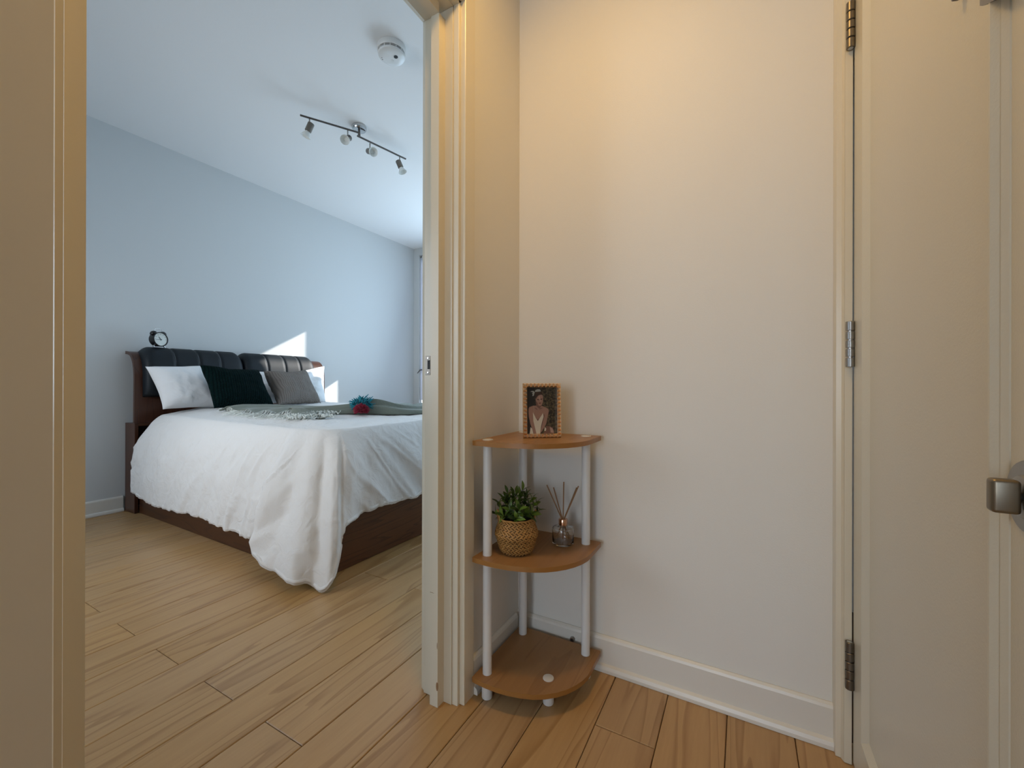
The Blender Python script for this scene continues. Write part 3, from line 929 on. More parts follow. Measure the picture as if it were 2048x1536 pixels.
def make_duvet():
    TP = [Vector((k[0][0], k[0][1], 0)) for k in KEYS]; BPt = [Vector(k[1]) for k in KEYS]
    # dense parameter with roughly even arc length
    samples = 900
    ts = [i / samples for i in range(samples + 1)]
    pos = [crom(TP, t) for t in ts]; posb = [crom(BPt, t) for t in ts]
    acc = [0]
    for i in range(samples): acc.append(acc[-1] + 0.5 * (pos[i + 1] - pos[i]).length + 0.5 * (posb[i + 1] - posb[i]).length)
    NW = 640
    wt = []; j = 0
    for k in range(NW + 1):
        s = acc[-1] * k / NW
        while j < samples - 1 and acc[j + 1] < s: j += 1
        f = (s - acc[j]) / max(1e-9, acc[j + 1] - acc[j]); wt.append(ts[j] + (ts[j + 1] - ts[j]) * f)
    NTOP, NSK = 34, 56
    vs = []
    def medial(T):
        return Vector((min(T.x, -2.45) if T.x > -3.66 else -3.66, 2.09, 0))
    for k, t in enumerate(wt):
        T = crom(TP, t); B = crom(BPt, t)
        s = acc[-1] * k / NW
        Md = medial(T)
        zt = top_z(T.x, T.y)
        for i in range(NTOP):
            f = i / NTOP
            f2 = 1 - (1 - f) ** 1.3
            x = Md.x + (T.x - Md.x) * f2; y = Md.y + (T.y - Md.y) * f2
            x += 0.0
            z = top_z(x, y)
            n1 = noise.fractal(Vector((x * 7 + y * 3, y * 9, 0.3)), 0.9, 2.0, 4)
            z += 0.004 * n1
            vs.append((x, y, z))
        # local outward direction
        out = Vector((B.x - T.x, B.y - T.y, 0))
        if out.length < 1e-4: out = Vector((0, -1, 0))
        out.normalize()
        kf = t * (len(KEYS) - 1)
        cornerw = math.exp(-((kf - 10.5) / 3.6) ** 2)
        for i in range(NSK + 1):
            v = i / NSK
            e = 1 - (1 - v) ** 2.1
            if kf < 6.5: e = 1 - (1 - v) ** 2.6
            zz = v ** 1.25
            # near the corner the flap hangs almost straight
            e = e * (1 - cornerw) + (0.75 * (1 - (1 - v) ** 1.35) + 0.25 * v) * cornerw
            x = T.x + (B.x - T.x) * e; y = T.y + (B.y - T.y) * e
            z = zt + (B.z - zt) * zz
            # folds: long soft ones that fan from the top edge, plus creases
            amp = 0.024 * ss(v * 1.6) * (0.6 + 0.8 * cornerw + (0.45 if kf > 14 else 0))
            sh = s - 0.34 * v * math.tanh((kf - 11.5) / 2.5)
            f1 = noise.noise(Vector((sh * 6.0, v * 0.7, 1.7))) + 0.55 * noise.noise(Vector((sh * 14.0, v * 1.1, 5.2)))
            f1 += 0.16 * noise.noise(Vector((sh * 30.0, v * 2.2, 9.2)))
            d = amp * f1
            d += 0.0055 * noise.fractal(Vector((x * 12, y * 12 + s * 3, z * 9)), 0.9, 2.1, 5) * ss(v * 3)
            # the big folds of the hanging corner
            for (kc, wd, hh) in ((6.3, 0.55, -0.016), (7.9, 0.55, 0.018), (9.2, 0.6, -0.022), (10.6, 0.6, 0.016), (11.7, 0.4, -0.018), (12.8, 0.5, 0.012), (14.3, 0.45, -0.030), (15.6, 0.4, 0.014), (16.5, 0.35, -0.014)):
                d += hh * math.exp(-(((kf - kc) + 0.5 * (v - 0.6)) / wd) ** 2) * ss(v * 1.8)
            # ridge creases (sharp)
            rd = abs(noise.noise(Vector((sh * 8.5, v * 0.9 + 2, 4.4))))
            d += 0.016 * (max(0, 0.14 - rd) / 0.14) * ss(v * 2.2) * (0.5 + 0.6 * cornerw)
            x += out.x * d; y += out.y * d
            if z < 0.50:      # hangs in front of the bed frame, never inside it
                lim = max(0.0, z - 0.33) * 0.6
                if x < -1.775 and y < 1.7: y = min(y, 1.280 + lim)
                elif x < -1.775 and y > 2.5: y = max(y, 2.890 - lim)
                if 1.32 < y < 2.885: x = max(x, -1.720 - lim)
            z += 0.010 * noise.noise(Vector((s * 16, 0, 7.7))) * v ** 4 + 0.006 * noise.noise(Vector((s * 45, 0, 2.7))) * v ** 6
            z = max(z, 0.006)
            vs.append((x, y, z))
        # hem turned under, gives the quilt its thickness
        hx, hy, hz = vs[-1]
        for (o_, u_) in ((-0.005, -0.004), (-0.009, 0.001), (-0.011, 0.010), (-0.012, 0.020)):
            vs.append((hx + out.x * o_, hy + out.y * o_, max(0.004, hz + u_)))
    n = NTOP + NSK + 1 + 4
    fs = []
    for k in range(NW):
        for i in range(n - 1):
            fs.append((k * n + i, k * n + i + 1, (k + 1) * n + i + 1, (k + 1) * n + i))
    o = mesh('duvet', vs, fs, M['linen'], None, smooth=True)
    md = o.modifiers.new('quilt', 'SOLIDIFY'); md.thickness = 0.010; md.offset = DUV_OFF
    return o


duvet = tag(make_duvet(), 'white linen duvet draped over the bed, one corner hanging to the floor', 'duvet')


# ------------------------------------------------------------------ pillows and cushions
def pillow(name, W, H, T, mat, BL, BR, TL, TR, seed=0, sag=0.0, ear=0.10, crease=0.010, n=46, parent=None):
    """cloth case between four corner points; local x along the bottom, z up, y depth (bulge to both sides)"""
    BL, BR, TL, TR = map(Vector, (BL, BR, TL, TR))
    org = (BL + BR) / 2
    ux = ((BR - BL) + (TR - TL)).normalized()
    uz = ((TL - BL) + (TR - BR)).normalized(); uy = uz.cross(ux).normalized(); uz = ux.cross(uy)
    R = Matrix((ux, uy, uz)).transposed()
    loc = lambda p: R.transposed() @ (p - org)
    c = [loc(p) for p in (BL, BR, TR, TL)]
    vs = []; fs = []
    def P(u, v):
        # bilinear between corners, sides pulled in
        a = (u + 1) / 2; b = (v + 1) / 2
        p = c[0] * (1 - a) * (1 - b) + c[1] * a * (1 - b) + c[2] * a * b + c[3] * (1 - a) * b
        cx = (c[0] + c[1] + c[2] + c[3]) / 4
        pull_x = ear * (1 - v * v) * u ** 3 if False else 0
        # edges bow inwards between the corners
        p.x -= ear * W * 0.5 * u * abs(u) * (1 - v * v)
        p.z -= ear * H * 0.5 * v * abs(v) * (1 - u * u)
        if sag and v > 0: p.z -= sag * v * (1 - u * u) ** 2
        return p
    for side in (1, -1):
        for j in range(n + 1):
            for i in range(n + 1):
                u = -1 + 2 * i / n; v = -1 + 2 * j / n
                p = P(u, v)
                th = (max(0, (1 - u ** 4)) * max(0, (1 - v ** 4))) ** 0.55
                th = T / 2 * th * (0.8 + 0.2 * math.cos(u * 1.4) * math.cos(v * 1.2))
                nz = noise.fractal(Vector((u * 2.2 + seed, v * 2.2, side * 3.0)), 1.0, 2.0, 4)
                rad = noise.noise(Vector((math.atan2(v, u) * 3.2, seed * 2.0, side))) * max(0, (max(abs(u), abs(v)) - 0.35))
                th += (crease * nz + crease * 1.6 * rad) * (1 - max(abs(u), abs(v)) ** 8)
                vs.append((p.x, p.y - side * th, p.z))
    m = (n + 1) ** 2
    def idx(s, i, j): return (0 if s else m) + j * (n + 1) + i
    for s in (1, 0):
        for j in range(n):
            for i in range(n): fs.append((idx(s, i, j), idx(s, i + 1, j), idx(s, i + 1, j + 1), idx(s, i, j + 1)))
    me_v = vs
    o = mesh(name, me_v, fs, mat, parent, smooth=True)
    bm = bmesh.new(); bm.from_mesh(o.data)
    bmesh.ops.remove_doubles(bm, verts=bm.verts, dist=0.0006)
    bmesh.ops.recalc_face_normals(bm, faces=bm.faces)
    bm.to_mesh(o.data); bm.free()
    for p in o.data.polygons: p.use_smooth = True
    o.matrix_world = Matrix.Translation(org) @ R.to_4x4()
    return o


tag(pillow('pillow', 0.5, 0.33, 0.18, M['pillow'], (-3.56, 1.385, 0.758), (-3.52, 1.76, 0.758), (-3.70, 1.335, 1.060), (-3.675, 1.70, 1.080), 1.3, 0.0, 0.075, 0.007),
    'white pillow at the left, leaning on the leather headboard behind the dark green cushion', 'pillow', 'white pillows on the bed')
tag(pillow('pillow', 0.62, 0.33, 0.15, M['pillow'], (-3.56, 2.02, 0.765), (-3.52, 2.66, 0.765), (-3.68, 2.00, 1.040), (-3.67, 2.76, 1.115), 5.1, 0.035, 0.05, 0.022),
    'white pillow at the right, partly in sunlight behind the grey cushion', 'pillow', 'white pillows on the bed')
tag(pillow('cushion', 0.42, 0.38, 0.20, M['knit_green'], (-3.315, 1.59, 0.762), (-3.27, 2.005, 0.762), (-3.475, 1.572, 1.075), (-3.455, 1.990, 1.050), 2.2, 0.012, 0.09, 0.010),
    'dark green cable knit cushion leaning on the left white pillow', 'cushion')
tag(pillow('cushion', 0.40, 0.38, 0.19, M['knit_grey'], (-3.275, 2.035, 0.768), (-3.290, 2.440, 0.768), (-3.475, 2.035, 1.042), (-3.500, 2.435, 1.065), 8.4, 0.020, 0.10, 0.014),
    'taupe grey ribbed plush cushion leaning on the right white pillow', 'cushion')

# ------------------------------------------------------------------ throw with pompoms
TH_C = [Vector(p) for p in ((-2.70, 1.60, 0.50), (-2.70, 1.70, 0.46), (-2.64, 1.80, 0.36), (-2.50, 1.90, 0.23), (-2.37, 1.98, 0.12), (-2.31, 2.03, 0.085), (-2.26, 2.10, 0.11), (-2.22, 2.25, 0.17), (-2.24, 2.45, 0.25), (-2.32, 2.70, 0.36))]


def throw_pt(p, q):
    c = crom(TH_C, p); c2 = crom(TH_C, min(1, p + 0.01)); c0 = crom(TH_C, max(0, p - 0.01))
    tg = Vector((c2.x - c0.x, c2.y - c0.y, 0)).normalized(); nr = Vector((tg.y, -tg.x, 0))
    hw = c.z
    x = c.x + nr.x * q * hw; y = c.y + nr.y * q * hw
    tight = 0.12 / max(0.085, hw)
    amp = 0.019 + 0.016 * tight
    k = q * 2.2
    f = 0.5 + 0.5 * math.cos(k * 7.0 + 2.0 * noise.noise(Vector((p * 3, q * 2, 0)))) * 0.6 + 0.5 * noise.noise(Vector((k * 3.0, p * 2.0, 8.0)))
    g = 0.5 * noise.noise(Vector((x * 9, y * 7, 2.0)))
    hump = max(0, 1 - q * q) ** 0.5
    z = top_z(x, y) + 0.007 + amp * max(0, f) * hump + 0.030 * tight * hump + 0.008 * max(0, g)
    # lifted folds near the fringe end
    z += 0.030 * math.exp(-((q - 0.55) / 0.14) ** 2) * ss(1 - abs(p - 0.10) / 0.18)
    z += 0.026 * math.exp(-((q - 0.10) / 0.10) ** 2) * ss(1 - abs(p - 0.14) / 0.22)
    z += 0.020 * math.exp(-((q + 0.80) / 0.16) ** 2) * ss(1 - abs(p - 0.05) / 0.2)
    z += 0.030 * math.exp(-((p - 0.68) / 0.09) ** 2) * hump
    return Vector((x, y, z))


def make_throw():
    NP, NQ = 150, 120
    vs = []; fs = []
    for i in range(NP + 1):
        for j in range(NQ + 1):
            vs.append(throw_pt(i / NP, -1 + 2 * j / NQ))
    n = NQ + 1
    for i in range(NP):
        for j in range(NQ): fs.append((i * n + j, i * n + j + 1, (i + 1) * n + j + 1, (i + 1) * n + j))
    root = empty('throw_blanket', (0, 0, 0))
    o = mesh('woven_cloth', vs, fs, M['throw'], root, smooth=True)
    md = o.modifiers.new('thick', 'SOLIDIFY'); md.thickness = 0.004; md.offset = -1
    return root


throw = tag(make_throw(), 'grey green fringed throw gathered in the middle, laid across the duvet', 'throw')


def fringe(end, nst, ln, seed):
    rnd = random.Random(seed)
    V = []; F = []
    for k in range(nst):
        q = -1 + 2 * (k + 0.5) / nst
        p0 = throw_pt(end, q); pin = throw_pt(0.03 if end < 0.5 else 0.97, q)
        d = (p0 - pin); d.z = 0; d.normalize()
        side = Vector((d.y, -d.x, 0)) * rnd.uniform(-0.45, 0.45)
        l = ln * rnd.uniform(0.6, 1.15)
        pts = [p0]
        cur = p0.copy(); dd = (d + side).normalized()
        for s in range(5):
            dd = (dd + Vector((rnd.uniform(-0.4, 0.4), rnd.uniform(-0.4, 0.4), 0))).normalized()
            cur = cur + dd * l / 5
            zb = top_z(cur.x, cur.y) if cur.y > 1.41 else 0.700 - (1.41 - cur.y) * 0.5
            cur.z = zb + 0.006 + (rnd.uniform(0.0, 0.012) if s < 4 else 0)
            pts.append(cur.copy())
        vs, fs = tube_data(pts, [0.0022, 0.0022, 0.0034, 0.0018, 0.0018, 0.0014], 5, True, len(V))
        V += vs; F += fs
    o = mesh('fringe', V, F, M['fringe'], throw, smooth=True)
    o['kind'] = 'stuff'
    return o


fringe(0.0, 110, 0.10, 3); fringe(1.0, 60, 0.08, 4)
# knotted loose strands lying beside the front edge of the throw
rnd = random.Random(12)
V = []; F = []
for k in range(90):
    p = rnd.uniform(0.0, 0.42); b0 = throw_pt(p, 0.97)
    cur = b0.copy(); pts = [cur.copy()]
    a = rnd.uniform(0, 6.28)
    for s in range(7):
        a += rnd.uniform(-1.3, 1.3)
        cur = cur + Vector((math.cos(a) * 0.011 + 0.003, math.sin(a) * 0.009, 0))
        cur.z = top_z(cur.x, max(1.42, cur.y)) + 0.008 + abs(math.sin(s * 1.2)) * 0.022
        pts.append(cur.copy())
    vs, fs = tube_data(pts, 0.0028, 5, True, len(V)); V += vs; F += fs
fo = mesh('fringe', V, F, M['fringe'], throw, smooth=True); fo['kind'] = 'stuff'


def pompom(name, loc, r, mat, ns, rad, label, squash=1.0, wavy=0.0):
    V = []; F = []
    rn = random.Random(hash(label) % 1000 if False else len(label))
    for k in range(ns):
        z = rn.uniform(-0.55, 1); a = rn.uniform(0, 6.283); s = math.sqrt(1 - z * z)
        d = Vector((s * math.cos(a), s * math.sin(a), z * squash))
        rr = r * rn.uniform(0.8, 1.05)
        pts = []
        w = Vector((rn.uniform(-1, 1), rn.uniform(-1, 1), rn.uniform(-1, 1))) * wavy * r
        for i in range(5):
            t = i / 4
            pts.append(d * rr * (0.15 + 0.85 * t) + w * math.sin(t * 3.14 * 1.5))
        vs, fs = tube_data(pts, [rad, rad, rad * 1.1, rad, rad * 0.4], 5, True, len(V))
        V += vs; F += fs
    vs, fs = lathe_data([(0, -r * 0.5), (r * 0.45, -r * 0.3), (r * 0.6, 0.1 * r), (r * 0.4, r * 0.5 * squash), (0, r * 0.6 * squash)], 12, None, len(V))
    V += vs; F += fs
    o = mesh(name, V, F, mat, throw, smooth=True, loc=loc)
    o['label'] = label
    return o


pompom('pompom', (-2.275, 1.998, 0.796), 0.080, M['tealpom'], 170, 0.0048, 'teal yarn pompom', 0.8, 0.25)
pompom('pompom', (-2.215, 1.945, 0.768), 0.052, M['redpom'], 420, 0.0030, 'crimson pompom', 0.85, 0.05)

# ------------------------------------------------------------------ armchair beyond the bed
ac = tag(empty('armchair', (-3.05, 3.42, 0)), 'taupe grey armchair beyond the far side of the bed, only its top in view', 'armchair')
box('seat', (-0.20, -0.30, 0.16), (0.50, 0.30, 0.42), M['greyuph'], ac, 0.05, 4, True)
box('backrest', (0.10, 0.305, 0.16), (0.62, 0.43, 0.765), M['greyuph'], ac, 0.06, 5, True)
box('armrest', (-0.32, -0.30, 0.10), (-0.205, 0.42, 0.66), M['greyuph'], ac, 0.05, 4, True)
box('armrest', (0.505, -0.30, 0.10), (0.62, 0.30, 0.66), M['greyuph'], ac, 0.05, 4, True)
for x, y in ((-0.26, -0.24), (0.56, -0.24), (-0.26, 0.36), (0.56, 0.36)):
    lathe('leg', [(0, 0), (0.012, 0), (0.02, 0.13), (0, 0.13)], M['walnut'], ac, 12, Matrix.Translation((x, y, 0)))

# ------------------------------------------------------------------ alarm clock on the headboard
ck = tag(empty('alarm_clock', (-3.868, 1.478, 1.2105), (0, 0, math.radians(17))), 'small black twin bell alarm clock standing on the left headboard cushion', 'clock')
R_ = 0.052
zc = 0.060
m = axis_mtx((-0.02, 0, zc), (1, 0, 0.05))
lathe('clock_body', [(0, -0.014), (R_ * 0.85, -0.014), (R_ * 0.97, -0.008), (R_, 0), (R_, 0.032), (R_ * 1.05, 0.034), (R_ * 1.05, 0.042), (R_ * 0.95, 0.044), (R_ * 0.92, 0.037), (0, 0.037)], M['black'], ck, 36, m)
fc = lathe('clock_face', [(0, 0.0385), (R_ * 0.915, 0.0385), (R_ * 0.915, 0.0375)], M['face'], ck, 36, m)


def hand(name, ang, l, w, parent):
    a = math.radians(ang)   # clockwise from 12, as seen from +X
    d = Vector((0, math.sin(a), math.cos(a))); s = Vector((0, math.cos(a), -math.sin(a)))
    c = Vector((0.0205, 0, zc + 0.002))
    pts = [c - d * 0.008 - s * w * 0.5, c - d * 0.008 + s * w * 0.5, c + d * l + s * w * 0.3, c + d * l - s * w * 0.3]
    vs = pts + [p + Vector((0.001, 0, 0)) for p in pts]
    return mesh(name, vs, [(3, 2, 1, 0), (4, 5, 6, 7), (0, 1, 5, 4), (1, 2, 6, 5), (2, 3, 7, 6), (3, 0, 4, 7)], M['black'], parent)


hand('hour_hand', 322, 0.024, 0.005, fc); hand('minute_hand', 262, 0.034, 0.0035, fc)
V = []; F = []
for k in range(12):
    a = math.radians(k * 30); d = Vector((0, math.sin(a), math.cos(a))); s = Vector((0, math.cos(a), -math.sin(a)))
    c = Vector((0.0192, 0, zc + 0.001)); b = len(V)
    for (r1, w1) in ((0.034, 0.0016), (0.042, 0.0016)):
        V += [c + d * r1 - s * w1, c + d * r1 + s * w1]
    F.append((b, b + 1, b + 3, b + 2))
mesh('hour_marks', V, F, plain('clock print', (0.22, 0.22, 0.21), 0.5), fc)
for s in (-1, 1):
    dd = Vector((0, s * 0.62, 0.78))
    bell = lathe('bell', [(0.0215, 0), (0.022, 0.003), (0.019, 0.011), (0.011, 0.017), (0, 0.019)], M['black'], ck, 24, axis_mtx(Vector((-0.004, 0, zc)) + dd * (R_ + 0.004), dd))
    tube('bell_post', [Vector((-0.004, 0, zc)) + dd * R_ * 0.95, Vector((-0.004, 0, zc)) + dd * (R_ + 0.026)], 0.0025, M['chrome'], bell)
    dn = Vector((0, s * 0.62, -0.78))
    tube('foot', [Vector((0.004, 0, zc)) + dn * R_ * 0.95, Vector((0.004, s * 0.008, 0)) + Vector((0, s * 0.034, 0.004))], [0.004, 0.005], M['chrome'], ck)
tube('clock_handle', [(-0.004, -0.026, zc + 0.062), (-0.004, -0.026, zc + 0.078), (-0.004, -0.018, zc + 0.083), (-0.004, 0.018, zc + 0.083), (-0.004, 0.026, zc + 0.078), (-0.004, 0.026, zc + 0.062)], 0.0018, M['chrome'], ck)

# ------------------------------------------------------------------ ceiling: track light and smoke alarm
tk = tag(empty('track_light', (-2.448, 2.124, ZC)), 'chrome ceiling track light with two bars and four spot heads', 'ceiling light')


def TKp(x, y, z): return (x + 2.448, y - 2.124, z - ZC)


lathe('ceiling_plate', [(0, -0.0005), (0.050, -0.0005), (0.053, -0.006), (0.052, -0.020), (0.044, -0.030), (0, -0.031)], M['chrome'], tk, 36)
lathe('plate_stem', [(0, -0.03), (0.009, -0.03), (0.009, -0.072), (0, -0.072)], M['darkmetal'], tk, 12)


def bar(p0, p1):
    return tube('track_bar', [TKp(*p0), TKp(*p1)], 0.0065, M['darkmetal'], tk, 8)


def spot_head(base, d, tl=0.0):
    """stem down from the bar, barrel and frosted reflector pointing along d"""
    b = Vector(TKp(*base)); d = Vector(d).normalized()
    h = empty('spot_head', b); h.parent = tk
    tube('stem', [(0, 0, 0), (0, 0, -0.045)], 0.0045, M['steel'], h, 8)
    c = Vector((0, 0, -0.060))
    mm = axis_mtx(c, d) @ Matrix.Scale(1.15, 4)
    lathe('barrel', [(0, -0.028), (0.016, -0.028), (0.0185, -0.025), (0.0185, 0.022), (0.016, 0.025), (0, 0.025)], M['barrel'], h, 24, mm)
    lathe('reflector', [(0.013, 0.025), (0.015, 0.030), (0.029, 0.055), (0.0285, 0.058), (0.025, 0.054), (0.012, 0.032), (0, 0.032)], M['frost'], h, 24, mm)
    return h


bar((-2.613, 1.773, 2.745), (-2.424, 2.102, 2.745))
bar((-2.465, 2.122, 2.745), (-2.378, 2.528, 2.745))
CAMD = Vector((0.67, -0.57, -0.48)); RT = Vector((0.875, 0.484, 0)); DN = Vector((0, 0, -1))
spot_head((-2.589, 1.826, 2.742), DN + RT * -0.45)
spot_head((-2.465, 2.038, 2.742), CAMD * 1.0 - RT * 0.30 + DN * 0.15)
spot_head((-2.455, 2.231, 2.742), CAMD * 1.0 + RT * 0.45 + DN * 0.05)
spot_head((-2.396, 2.479, 2.742), DN + RT * 0.42)

sm = tag(empty('smoke_detector', (-1.716, 1.712, ZC)), 'round white smoke detector on the bedroom ceiling', 'smoke detector')
lathe('detector_base', [(0, -0.0005), (0.0585, -0.0005), (0.0595, -0.004), (0.0590, -0.018), (0.0560, -0.0215), (0, -0.0215)], M['white'], sm, 40)
lathe('vent_ring', [(0, -0.0215), (0.0520, -0.0215), (0.0520, -0.0290), (0, -0.0290)], M['dark'], sm, 40)
lathe('vent_ring', [(0.0510, -0.0248), (0.0545, -0.0248), (0.0545, -0.0258), (0.0510, -0.0258)], M['white'], sm, 40)
lathe('detector_cover', [(0, -0.0290), (0.0545, -0.0290), (0.0555, -0.0305), (0.0535, -0.0360), (0.0470, -0.0405), (0.030, -0.0430), (0, -0.0435)], M['white'], sm, 40)
for k in range(14):
    a = k * 2 * math.pi / 14
    box('vent_rib', (0.0500, -0.0015, -0.0290), (0.0545, 0.0015, -0.0215), M['white'], sm, 0, 1, False, Matrix.Rotation(a, 4, 'Z'))
lathe('sensor_hole', [(0, 0), (0.0075, 0), (0.0085, 0.0016), (0, 0.0018)], M['dark'], sm, 16, axis_mtx((0.023, 0.001, -0.0425), (0.15, 0.0, -1)))
for (x, y, l) in ((-0.031, -0.020, 0.010), (-0.036, -0.012, 0.010), (-0.030, 0.008, 0.016)):
    box('indicator_slot', (-l / 2, -0.0016, -0.0422), (l / 2, 0.0016, -0.0385), M['dark'], sm, 0, 1, False, Matrix.Translation((x, y, 0.0005)) @ Matrix.Rotation(0.5, 4, 'Z'))
lathe('test_button', [(0, -0.0445), (0.006, -0.0445), (0.0065, -0.043), (0, -0.043)], M['white'], sm, 18, Matrix.Translation((-0.006, 0.010, 0)))

sm.scale = (1.32, 1.32, 1.45)

# ------------------------------------------------------------------ corner shelf
SX, SY = -0.7045, 1.3365
shelf = tag(empty('corner_shelf', (SX, SY, 0)), 'three tier corner shelf with beech boards on white tubes in the hall corner', 'shelf')
edge = [(-0.7035, 1.031), (-0.690, 1.0285), (-0.655, 1.0265), (-0.620, 1.0275), (-0.585, 1.032), (-0.550, 1.041), (-0.515, 1.054), (-0.485, 1.072), (-0.460, 1.094), (-0.440, 1.118), (-0.424, 1.145), (-0.413, 1.172), (-0.406, 1.203), (-0.405, 1.222), (-0.405, 1.330), (-0.408, 1.3355), (-0.7035, 1.3355)]
sp_ = [(x - SX, y - SY) for x, y in edge]
TIER = ((0.0580, 0.0720), (0.4130, 0.4270), (0.7585, 0.7725))
for z0, z1 in TIER:
    bm = bmesh.new()
    a = [bm.verts.new((x, y, z0)) for x, y in sp_]; b = [bm.verts.new((x, y, z1)) for x, y in sp_]
    bm.faces.new(a[::-1]); bm.faces.new(b)
    for i in range(len(sp_)): bm.faces.new((a[i], a[(i + 1) % len(sp_)], b[(i + 1) % len(sp_)], b[i]))
    o = from_bm('shelf_board', bm, M['beech'], shelf)
    o.data.materials.append(M['beech_edge'])
    for p in o.data.polygons:
        if abs(p.normal.z) < 0.5: p.material_index = 1
    shade_auto(o, 30)
POSTS = [(-0.6735, 1.0675), (-0.6730, 1.2985), (-0.4445, 1.2965)]
FRONT = (-0.5035, 1.1360)
for x, y in POSTS:
    T = Matrix.Translation((x - SX, y - SY, 0))
    for z0, z1 in ((0.0722, 0.4128), (0.4272, 0.7583)):
        lathe('post', [(0, z0), (0.0137, z0), (0.0137, z1), (0, z1)], M['white_pl'], shelf, 28, T)
for x, y in POSTS + [FRONT]:
    lathe('foot', [(0, 0.0008), (0.0155, 0.0008), (0.0163, 0.003), (0.0163, 0.0578), (0, 0.0578)], M['white_pl'], shelf, 28, Matrix.Translation((x - SX, y - SY, 0)))
for x, y in POSTS:
    lathe('cap', [(0, 0.0755), (0.013, 0.0755), (0.0158, 0.0745), (0.0163, 0.0727), (0, 0.0727)], M['cap'], shelf, 28, Matrix.Translation((x - SX, y - SY, 0.6999)))
lathe('cap', [(0, 0.0755), (0.013, 0.0755), (0.0158, 0.0745), (0.0163, 0.0722), (0, 0.0722)], M['cap'], shelf, 28, Matrix.Translation((FRONT[0] - SX, FRONT[1] - SY, 0)))

# ------------------------------------------------------------------ photo frame
pL = Vector((-0.5965, 1.1525, 0)); pR = Vector((-0.4995, 1.2235, 0))
uxf = (pR - pL).normalized(); FW = (pR - pL).length; FH = 0.170
ang = math.atan2(uxf.y, uxf.x)
pf = tag(empty('photo_frame', ((pL.x + pR.x) / 2, (pL.y + pR.y) / 2, 0.7735), (math.radians(-3), 0, ang)), 'studded rose gold frame holding a portrait photograph, on the top shelf', 'photo frame')
# local: x right, y back, z up, origin bottom middle of the front
W2 = FW / 2
bw = 0.0125
bm = bmesh.new()
bm_box(bm, (-W2, 0.002, 0), (W2, 0.014, bw)); bm_box(bm, (-W2, 0.002, FH - bw), (W2, 0.014, FH))
bm_box(bm, (-W2, 0.002, bw), (-W2 + bw, 0.014, FH - bw)); bm_box(bm, (W2 - bw, 0.002, bw), (W2, 0.014, FH - bw))
from_bm('border', bm, M['gold'], pf)
V = []; F = []


def stud(cx, cz, w, h, d):
    b = len(V)
    for (x, z) in ((-w, -h), (w, -h), (w, h), (-w, h)): V.append((cx + x, 0.002, cz + z))
    for (x, z) in ((-w, -h), (w, -h), (w, h), (-w, h)): V.append((cx + x * .45, 0.002 - d, cz + z * .45))
    for i in range(4): F.append((b + i, b + (i + 1) % 4, b + 4 + (i + 1) % 4, b + 4 + i))
    F.append((b + 4, b + 5, b + 6, b + 7))


nx, nz = 10, 14
for i in range(nx):
    for zc_ in (bw / 2, FH - bw / 2):
        stud(-W2 + FW * (i + .5) / nx, zc_, FW / nx / 2 * .96, bw / 2 * .96, 0.005)
for i in range(1, nz - 1):
    for xc_ in (-W2 + bw / 2, W2 - bw / 2):
        stud(xc_, FH * (i + .5) / nz, bw / 2 * .96, FH / nz / 2 * .96, 0.005)
o = mesh('studs', V, F, M['gold'], pf); o['kind'] = 'stuff'
box('backing', (-W2 + 0.002, 0.0142, 0.002), (W2 - 0.002, 0.017, FH - 0.002), M['black'], pf)
es = box('easel', (-0.018, 0.018, 0.002), (0.018, 0.0205, 0.12), M['black'], pf, 0, 1, False, Matrix.Translation((0, 0.0, 0)) @ Matrix.Rotation(math.radians(0), 4, 'X'))
es.matrix_basis = Matrix.Translation((0, 0.040, 0.006)) @ Matrix.Rotation(math.radians(9), 4, 'X') @ Matrix.Translation((0, -0.0205, 0))
# printed portrait: flat areas of the print, in one sheet
PX0, PX1, PZ0, PZ1 = -W2 + bw, W2 - bw, bw, FH - bw


def ph(u, v):   # picture coordinates: u,v in pixels of a 675 x 1010 print, v down
    return (PX0 + (PX1 - PX0) * u / 675.0, PZ1 - (PZ1 - PZ0) * v / 1010.0)


mb, nb, bb = newmat('print dark leaves')
tcn = node(nb, 'ShaderNodeTexCoord'); vn = node(nb, 'ShaderNodeTexNoise'); vn.inputs['Scale'].default_value = 190; vn.inputs['Detail'].default_value = 4
sx_ = node(nb, 'ShaderNodeSeparateXYZ'); nb.links.new(tcn.outputs['Object'], sx_.inputs[0])
mrn = node(nb, 'ShaderNodeMapRange'); mrn.inputs['From Min'].default_value = -0.03; mrn.inputs['From Max'].default_value = 0.0; nb.links.new(sx_.outputs['X'], mrn.inputs['Value'])
rmp = node(nb, 'ShaderNodeValToRGB'); rmp.color_ramp.elements[0].position = 0.42; rmp.color_ramp.elements[0].color = (0.014, 0.011, 0.008, 1)
rmp.color_ramp.elements[1].position = 0.72; rmp.color_ramp.elements[1].color = (0.13, 0.10, 0.055, 1)
mxn = node(nb, 'ShaderNodeMix', data_type='RGBA'); mxn.inputs[6].default_value = (0.014, 0.012, 0.011, 1)
nb.links.new(tcn.outputs['Object'], vn.inputs['Vector']); nb.links.new(vn.outputs['Fac'], rmp.inputs['Fac'])
nb.links.new(mrn.outputs[0], mxn.inputs[0]); nb.links.new(rmp.outputs['Color'], mxn.inputs[7]); nb.links.new(mxn.outputs[2], bb.inputs['Base Color']); bb.inputs['Roughness'].default_value = 0.3
